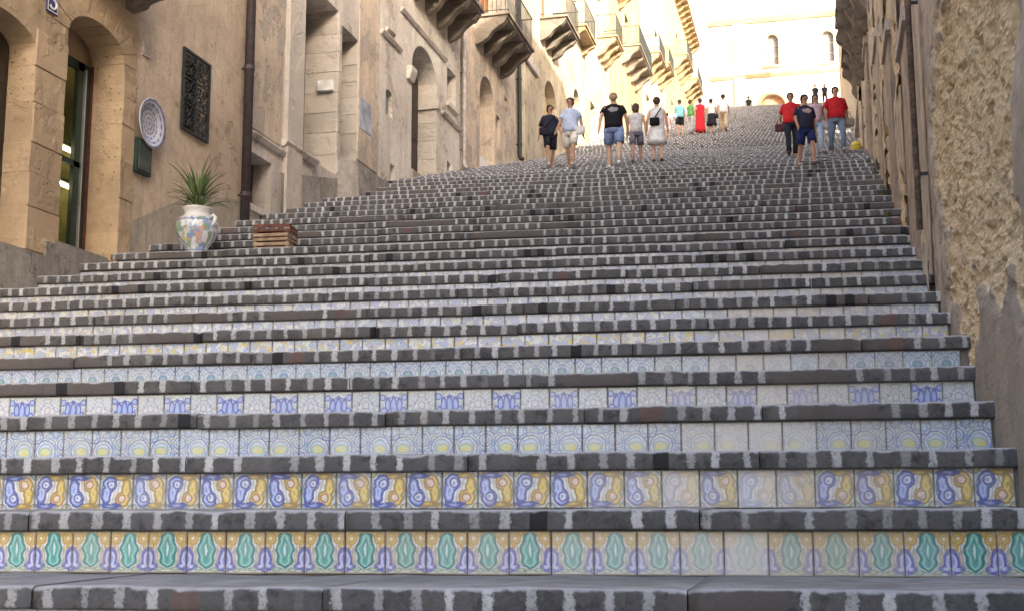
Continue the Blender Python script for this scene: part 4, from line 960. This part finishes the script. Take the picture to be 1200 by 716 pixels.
MB().sphere((0, 0, .15), .15, .15, .15, 20, 14).build('ball_skin', g.mat, b_, True, world=False)
pp = step_pos(12, .70, .2); pb = MB(); vsn = [(i * .05 - .1, j * .05 - .1, .012 + .035 * vnoise(np.array([i * 1.3 + 3]), np.array([j * 1.1]))[0]) for i in range(5) for j in range(5)]
pb.add(vsn, [(i * 5 + j, i * 5 + j + 5, i * 5 + j + 6, i * 5 + j + 1) for i in range(4) for j in range(4)])
po = pb.build('crumpled_paper', plain('white_paper', (.72, .73, .76), .8, .05)); po.location = pp; tag(po, 'crumpled white paper lying on a step near the right wall', 'litter')

M_WEED = plain('weed_leaf', (.10, .13, .05), .7, .4, 5)
for k, (n, x, s_) in enumerate(((17, .98, .9), (21, 1.08, 1.1), (24, 1.12, .8), (14, .92, .7))):
    wv_ = tag(empty('weed', step_pos(n, x, .3)), ('leafy green weed at the wall foot by the second flaking pilaster', 'tallest green weed at the wall foot below the right balcony', 'small weed at the wall foot uphill of the tallest weed', 'smallest weed at the wall foot near the thin dark gap tube')[k], 'weed', 'weeds along the right wall')
    for j in range(14):
        a = lr.uniform(0, 6.28); L = lr.uniform(.12, .26) * s_; e = lr.uniform(.4, 1.4); dx, dy, dz = math.cos(a) * math.cos(e) * L, math.sin(a) * math.cos(e) * L, math.sin(e) * L; px_, py_ = -math.sin(a) * .018, math.cos(a) * .018
        MB().add([(0, 0, 0), (dx * .55 + px_, dy * .55 + py_, dz * .6), (dx, dy, dz), (dx * .55 - px_, dy * .55 - py_, dz * .6)], [(0, 1, 2, 3)]).build('leaf', M_WEED, wv_, world=False)

# ------------------------------------------------------------------ people
SKIN = {k: plain('skin_' + k, c, .55, .12, 9) for k, c in dict(fair=(.52, .33, .24), tan=(.40, .23, .15), dark=(.28, .16, .11)).items()}
HAIR = {k: plain('hair_' + k, c, .6, .3, 20) for k, c in dict(brown=(.05, .03, .02), black=(.018, .014, .012), grey=(.28, .25, .22), bald=(.30, .20, .15)).items()}
_cl = {}
def cloth(c, rough=.85):
    if c not in _cl:
        g = Mat('cloth_%d' % len(_cl), rough, .15); w_ = g.noise(7, 4, .6, g.co('Object'), .6)
        g.color(g.mix(g.sm(w_, .3, .7), tuple(x * .72 for x in c), tuple(min(.9, x * 1.12) for x in c))); g.bump(g.noise(11, 3, .6, g.co('Object'), .8), .5, .03); _cl[c] = g.mat
    return _cl[c]
def lerp(a, b, t): return tuple(x + (y - x) * t for x, y in zip(a, b))
def person(label, loc, head, height, skin='tan', hair='brown', top=(.5, .5, .5), bottom='shorts', bcol=(.2, .2, .3), shoes=(.6, .6, .6), pose='walk', phase=1, sleeve=.55, sz=1.0, hairlong=False, bag=None, fat=1.0, print_=None, dress_len=None, arm=None, group=None, step_up=0.0):
    """one figure facing local -Y; body is one skinned surface, clothes, hair and bags are its parts"""
    P = tag(empty('person', loc, head), label, 'person', group); S = height / 1.75
    st_ = .20 if pose == 'walk' else .04
    J = {}
    J['pel'] = (0, 0, .95); J['sp'] = (0, .0, 1.12); J['ch'] = (0, .01, 1.33); J['nb'] = (0, .015, 1.47); J['nk'] = (0, .0, 1.545); J['hl'] = (0, -.02, 1.605); J['hm'] = (0, -.012, 1.67); J['ht'] = (0, 0, 1.735)
    for s_, nm in ((-1, 'r'), (1, 'l')):
        fw = -st_ * s_ * phase
        J['hp' + nm] = (s_ * .095 * fat, 0, .90); J['kn' + nm] = (s_ * .105 * fat, fw * .55 - .03, .50 + (.03 if fw < 0 else 0)); lift = step_up if fw < 0 else 0
        J['an' + nm] = (s_ * .10 * fat, fw + .03, .085 + (.05 if fw > 0.1 else 0) + lift); J['to' + nm] = (s_ * .125 * fat, fw - .13, .03 + lift)
        J['sh' + nm] = (s_ * .178 * fat, .01, 1.398); a = (arm or {}).get(nm)
        if a: J['el' + nm], J['wr' + nm] = a
        else: J['el' + nm] = (s_ * (.245 * fat), .03 - fw * .35, 1.15); J['wr' + nm] = (s_ * (.27 * fat), -.05 - fw * .9, .92)
        e, w_ = Vector(J['el' + nm]), Vector(J['wr' + nm]); d = (w_ - e).normalized(); J['pa' + nm] = tuple(w_ + d * .08)
    names = list(J); rad = dict(pel=.125 * fat, sp=.115 * fat, ch=.125, nb=.07, nk=.052, hl=.07, hm=.092, ht=.055)
    for nm in 'rl': rad.update({'hp' + nm: .088 * fat, 'kn' + nm: .058 * fat, 'an' + nm: .038, 'to' + nm: .028, 'sh' + nm: .058, 'el' + nm: .042, 'wr' + nm: .029, 'pa' + nm: .032})
    ed = [('pel', 'sp'), ('sp', 'ch'), ('ch', 'nb'), ('nb', 'nk'), ('nk', 'hl'), ('hl', 'hm'), ('hm', 'ht')]
    for nm in 'rl': ed += [('pel', 'hp' + nm), ('hp' + nm, 'kn' + nm), ('kn' + nm, 'an' + nm), ('an' + nm, 'to' + nm), ('ch', 'sh' + nm), ('sh' + nm, 'el' + nm), ('el' + nm, 'wr' + nm), ('wr' + nm, 'pa' + nm)]
    J['ns'] = (0, -.118, 1.655); rad['ns'] = .014; ed.append(('hm', 'ns')); names.append('ns')
    for nm, s_ in (('r', -1), ('l', 1)):
        p0 = Vector(J['pa' + nm]); d = (p0 - Vector(J['wr' + nm])).normalized(); sd_ = Vector((0, -1, 0)) - d * (Vector((0, -1, 0)).dot(d)); sd_ = sd_.normalized() if sd_.length > .1 else Vector((1, 0, 0)); cr = d.cross(sd_)
        for k, (o_, L, sp) in enumerate(((-.026, .075, -.1), (-.009, .085, 0), (.009, .08, 0), (.026, .062, .1))):
            a_ = 'f%d%s' % (k, nm); b2 = 'g%d%s' % (k, nm); J[a_] = tuple(p0 + sd_ * -o_ + d * .035); J[b2] = tuple(p0 + sd_ * (-o_ - sp * .1) + d * (.03 + L * .8) - cr * .02 * s_)
            names += [a_, b2]; rad[a_] = .010; rad[b2] = .008; ed += [('pa' + nm, a_), (a_, b2)]
        J['t' + nm] = tuple(Vector(J['wr' + nm]) + d * .06 + sd_ * .052); names.append('t' + nm); rad['t' + nm] = .010; ed.append(('wr' + nm, 't' + nm))
    me = bpy.data.meshes.new('body'); me.from_pydata([tuple(c * S for c in J[k]) for k in names], [(names.index(a), names.index(b)) for a, b in ed], [])
    bo = bpy.data.objects.new('body', me); COL.objects.link(bo); bo.parent = P; me.materials.append(SKIN[skin])
    md = bo.modifiers.new('skin', 'SKIN'); md.use_smooth_shade = True
    for i, k in enumerate(names):
        r_ = rad[k] * S; me.skin_vertices[0].data[i].radius = (r_, r_ * (.9 if k in ('pel', 'sp', 'ch') else 1)); me.skin_vertices[0].data[i].use_root = (i == 0)
    ss = bo.modifiers.new('smooth', 'SUBSURF'); ss.levels = 1; ss.render_levels = 2
    Q = {k: tuple(c * S for c in v) for k, v in J.items()}
    def sc(v): return v * S
    # upper garment
    mb = MB(); zl = .90 if bottom != 'dress' else 1.0
    w0 = .185 * fat * sz
    rows = [(0, 0, sc(zl), sc(w0 * 1.0), sc(.145 * fat * sz)), (0, 0, sc(1.02), sc(w0 * .97), sc(.145 * fat)), (0, -.008, sc(1.14), sc(w0 * .97), sc(.142 * fat)), (0, 0, sc(1.28), sc(.195 * fat), sc(.135 * fat)), (0, .01, sc(1.38), sc(.205 * fat), sc(.12)), (0, .012, sc(1.445), sc(.17 * fat), sc(.095)), (0, .01, sc(1.485), sc(.085), sc(.07))]
    mb.rings(rows, 18)
    for nm in 'rl':
        a, b = Q['sh' + nm], Q['el' + nm]; c = Q['wr' + nm]
        if sleeve > 0:
            if sleeve <= 1: mb.tube([lerp(a, b, -.22), lerp(a, b, 0.02), lerp(a, b, sleeve * .5), lerp(a, b, sleeve)], [sc(.03), sc(.052), sc(.062), sc(.068)], 10)
            else: mb.tube([lerp(a, b, -.2), lerp(a, b, .5), b, lerp(b, c, sleeve - 1)], [sc(.035), sc(.06), sc(.056), sc(.048)], 10)
    o = mb.build('shirt', cloth(top), P, True, world=False)
    if print_:
        sgn, pc = print_; pv = [(0, sgn * sc(.152 * fat), sc(1.33))]; fa = []
        for i in range(16):
            t = 2 * math.pi * i / 16; x_ = (.115 + .015 * math.sin(3 * t)) * math.cos(t); pv.append((sc(x_), sgn * sc(.150 * fat - abs(x_) ** 2 * 2.6 - max(0, math.sin(t)) * .012), sc(1.32 + (.06 + .012 * math.cos(5 * t)) * math.sin(t)))); fa.append((0, 1 + i, 1 + (i + 1) % 16))
        MB().add(pv, fa).build('shirt_print', cloth(pc), o, True, world=False)
    # lower garment
    lm = MB()
    if bottom in ('shorts', 'pants'):
        lm.rings([(0, 0, sc(.80), sc(.17 * fat), sc(.13 * fat)), (0, 0, sc(.90), sc(.178 * fat), sc(.138 * fat)), (0, 0, sc(1.0), sc(.172 * fat), sc(.132 * fat))], 16)
        for nm in 'rl':
            h, k, a = Q['hp' + nm], Q['kn' + nm], Q['an' + nm]
            if bottom == 'shorts': lm.tube([lerp(h, k, -.05), lerp(h, k, .45), lerp(h, k, .88)], [sc(.105 * fat), sc(.10 * fat), sc(.098 * fat)], 12)
            else: lm.tube([lerp(h, k, -.05), lerp(h, k, .5), k, lerp(k, a, .5), lerp(k, a, .95)], [sc(.105 * fat), sc(.092 * fat), sc(.075), sc(.066), sc(.068)], 12)
        lm.build(bottom, cloth(bcol), P, True, world=False)
    else:
        zb = dress_len or .52; rows = [(0, .01 * math.sin(k * 2.0), sc(zb + (1.06 - zb) * k / 6), sc(.26 - .09 * k / 6) * fat, sc(.20 - .06 * k / 6) * fat) for k in range(7)]
        lm.rings(rows, 20); lm.build('skirt', cloth(bcol), P, True, world=False)
    for nm in 'rl':
        a, t = Q['an' + nm], Q['to' + nm]; zb = t[2] - sc(.03); sh = MB(); d_ = Vector((t[0] - a[0], t[1] - a[1], 0))
        sh.tube([(a[0] - d_.x * .45, a[1] - d_.y * .45, zb + sc(.042)), (a[0], a[1], zb + sc(.05)), (a[0] + d_.x * .55, a[1] + d_.y * .55, zb + sc(.042)), (t[0] + d_.x * .25, t[1] + d_.y * .25, zb + sc(.03))], [(sc(.03), sc(.036)), (sc(.045), sc(.05)), (sc(.047), sc(.042)), (sc(.032), sc(.028))], 10)
        sh.build('shoe', cloth(shoes), P, True, world=False)
    hm = MB(); hm.sphere((0, sc(.012), sc(1.675)), sc(.098), sc(.108), sc(.098), 14, 8, .12)
    hm.rings([(0, sc(.05), sc(1.57), sc(.06), sc(.05)), (0, sc(.045), sc(1.62), sc(.085), sc(.068)), (0, sc(.03), sc(1.69), sc(.096), sc(.085))], 12)
    if hairlong: hm.rings([(0, sc(.06), sc(1.44), sc(.07), sc(.035)), (0, sc(.06), sc(1.55), sc(.09), sc(.05)), (0, sc(.04), sc(1.66), sc(.098), sc(.07))], 12)
    hm.build('hair', HAIR[hair], P, True, world=False)
    fm = MB()
    for sx in (-1, 1): fm.sphere((sx * sc(.034), sc(-.098), sc(1.672)), sc(.012), sc(.006), sc(.007), 8, 5)
    fm.box(sc(-.022), sc(.022), sc(-.099), sc(-.092), sc(1.608), sc(1.615)); fm.build('eyes_and_mouth', HAIR['black'], P, world=False)
    em = MB()
    for sx in (-1, 1): em.sphere((sx * sc(.094), sc(.0), sc(1.66)), sc(.012), sc(.02), sc(.03), 8, 5)
    em.build('ears', SKIN[skin], P, True, world=False)
    if bag:
        x, y, z, bc, strap = bag; bg_ = MB().cbox(sc(x - .13), sc(x + .13), sc(y - .055), sc(y + .055), sc(z - .11), sc(z + .10), sc(.03)).build('shoulder_bag', cloth(bc), P, world=False)
        if strap:
            s_ = -1 if x > 0 else 1; yy = -1 if y < 0 else 1
            MB().tube([(sc(x), sc(y), sc(z + .08)), (sc(x * .5), sc(yy * .165 * fat), sc(1.2)), (sc(s_ * .10), sc(yy * .13), sc(1.42)), (sc(s_ * .12), sc(0.0), sc(1.49)), (sc(s_ * .05), sc(-yy * .14 * fat), sc(1.3)), (sc(x), sc(-yy * .17 * fat), sc(z + .15))], sc(.014), 6).build('strap', cloth(bc), bg_, True, world=False)
        else: MB().tube([(sc(x - .08), sc(y), sc(z + .09)), (sc(x * 1.0), sc(y), sc(z + .30)), (sc(x + .08), sc(y), sc(z + .09))], sc(.012), 6).build('strap', cloth(bc), bg_, True, world=False)
    return P
def sp_(n, x, dy=.13): return step_pos(n, x, dy)
TOCAM = .15           # heading that faces down the stairs towards the piazza
UP = math.pi + .1
person('man in a light blue shirt and white shorts, a dark bag slung across him', sp_(28, -5.78), -.1, 1.80, 'tan', 'brown', (.46, .54, .72), 'shorts', (.66, .63, .56), (.62, .62, .60), sz=1.08, sleeve=.6, bag=(.24, -.05, .92, (.62, .62, .60), False))
person('person in dark navy clothes with a dark jacket, half behind the light blue shirt', sp_(29, -6.50), .5, 1.66, 'tan', 'black', (.022, .025, .045), 'shorts', (.02, .02, .03), (.62, .6, .58), phase=-1, sz=1.15, sleeve=.9, bag=(-.20, -.12, .98, (.02, .02, .028), True))
person('man from behind in a black printed T-shirt, blue denim shorts and white shoes', sp_(28, -4.72), UP, 1.86, 'fair', 'bald', (.014, .014, .018), 'shorts', (.20, .27, .46), (.75, .75, .75), fat=1.18, print_=(1, (.26, .26, .27)), step_up=.0)
person('woman in a white top and grey shorts, beside the black T-shirt', sp_(30, -4.46), UP, 1.60, 'tan', 'brown', (.60, .58, .58), 'shorts', (.16, .16, .20), (.3, .28, .27), hairlong=True, sleeve=.2, phase=-1)
person('woman from behind in a white summer dress with a black bag across her hip', sp_(30, -3.92), UP, 1.74, 'fair', 'brown', (.70, .69, .67), 'dress', (.72, .71, .69), (.08, .06, .05), sleeve=0, dress_len=.50, bag=(.06, .17, 1.06, (.012, .012, .013), True), pose='stand')
grp = None
person('woman in a turquoise blouse and dark shorts in the far standing group', sp_(54, -5.75), UP + .5, 1.68, 'tan', 'brown', (.20, .52, .58), 'shorts', (.02, .02, .025), (.3, .25, .2), pose='stand', sleeve=.7, sz=1.15, bag=(.24, .02, .95, (.50, .60, .75), False))
person('person in a green top reaching out, between the turquoise blouse and the red dress', sp_(55, -5.35), UP - .8, 1.62, 'tan', 'brown', (.12, .32, .10), 'pants', (.55, .55, .58), (.2, .2, .2), pose='stand', arm=dict(l=((.25, -.15, 1.22), (.20, -.40, 1.24))))
person('woman in a long red dress in the far group', sp_(54, -4.85), UP + .4, 1.68, 'tan', 'brown', (.55, .025, .035), 'dress', (.55, .025, .035), (.35, .22, .15), sleeve=.25, dress_len=.16, pose='stand')
person('person in a white top and black skirt beside the red dress', sp_(55, -4.42), UP - .3, 1.62, 'tan', 'black', (.68, .66, .66), 'dress', (.02, .02, .028), (.25, .2, .18), sleeve=.4, dress_len=.42, pose='stand', bag=(-.22, .05, .85, (.02, .02, .025), False))
person('man in a loose white shirt and tan trousers walking up past the far group', sp_(56, -3.95), UP, 1.78, 'tan', 'black', (.72, .70, .70), 'pants', (.50, .37, .24), (.12, .08, .06), sleeve=.8, sz=1.15)
person('small child in a pale pink top standing beside the turquoise blouse', sp_(52, -6.1), UP, 1.15, 'tan', 'brown', (.66, .42, .42), 'shorts', (.62, .58, .56), (.4, .3, .3), pose='stand')
person('boy in a dark printed T-shirt and long navy shorts walking down the steps', sp_(24, -.14), TOCAM + .25, 1.54, 'tan', 'black', (.03, .03, .055), 'shorts', (.022, .032, .11), (.10, .10, .11), print_=(-1, (.42, .33, .33)), fat=1.05, sz=1.08, sleeve=.75)
person('woman in a red blouse and black trousers behind the boy, carrying a bag', sp_(30, -.52), TOCAM, 1.68, 'tan', 'brown', (.58, .03, .035), 'pants', (.025, .028, .04), (.06, .05, .05), fat=1.08, sz=1.12, sleeve=.8, phase=-1, bag=(-.30, .0, .80, (.10, .045, .05), False))
person('woman in a pink patterned top and pale jeans between the two red shirts', sp_(31, .10), TOCAM, 1.62, 'tan', 'brown', (.55, .40, .44), 'pants', (.38, .48, .62), (.5, .5, .5), hairlong=True, bag=(.24, .0, .85, (.50, .50, .52), False))
person('man in a red T-shirt and grey blue jeans carrying a jacket over one arm', sp_(31, .62), TOCAM + .05, 1.80, 'tan', 'brown', (.52, .025, .035), 'pants', (.19, .25, .33), (.35, .36, .38), fat=1.16, sz=1.1, sleeve=.9, pose='walk', bag=(.33, .02, .82, (.33, .26, .22), False))
for k, (x, dy) in enumerate(((.32, 1.0), (1.0, .8))):
    person(('taller far dark figure at the stair head above the pink patterned top', 'shorter far dark figure at the stair head beside the taller one')[k], sp_(97, x, dy), TOCAM, 1.72 - k * .06, 'tan', 'black', (.04, .045, .06), 'pants', (.03, .03, .04), (.05, .05, .05), group='dark figures at the stair head')
person('far person in black against the church base near the top houses', sp_(97, -4.75, 3.0), UP, 1.7, 'tan', 'black', (.02, .03, .025), 'pants', (.02, .02, .025), (.05, .05, .05))
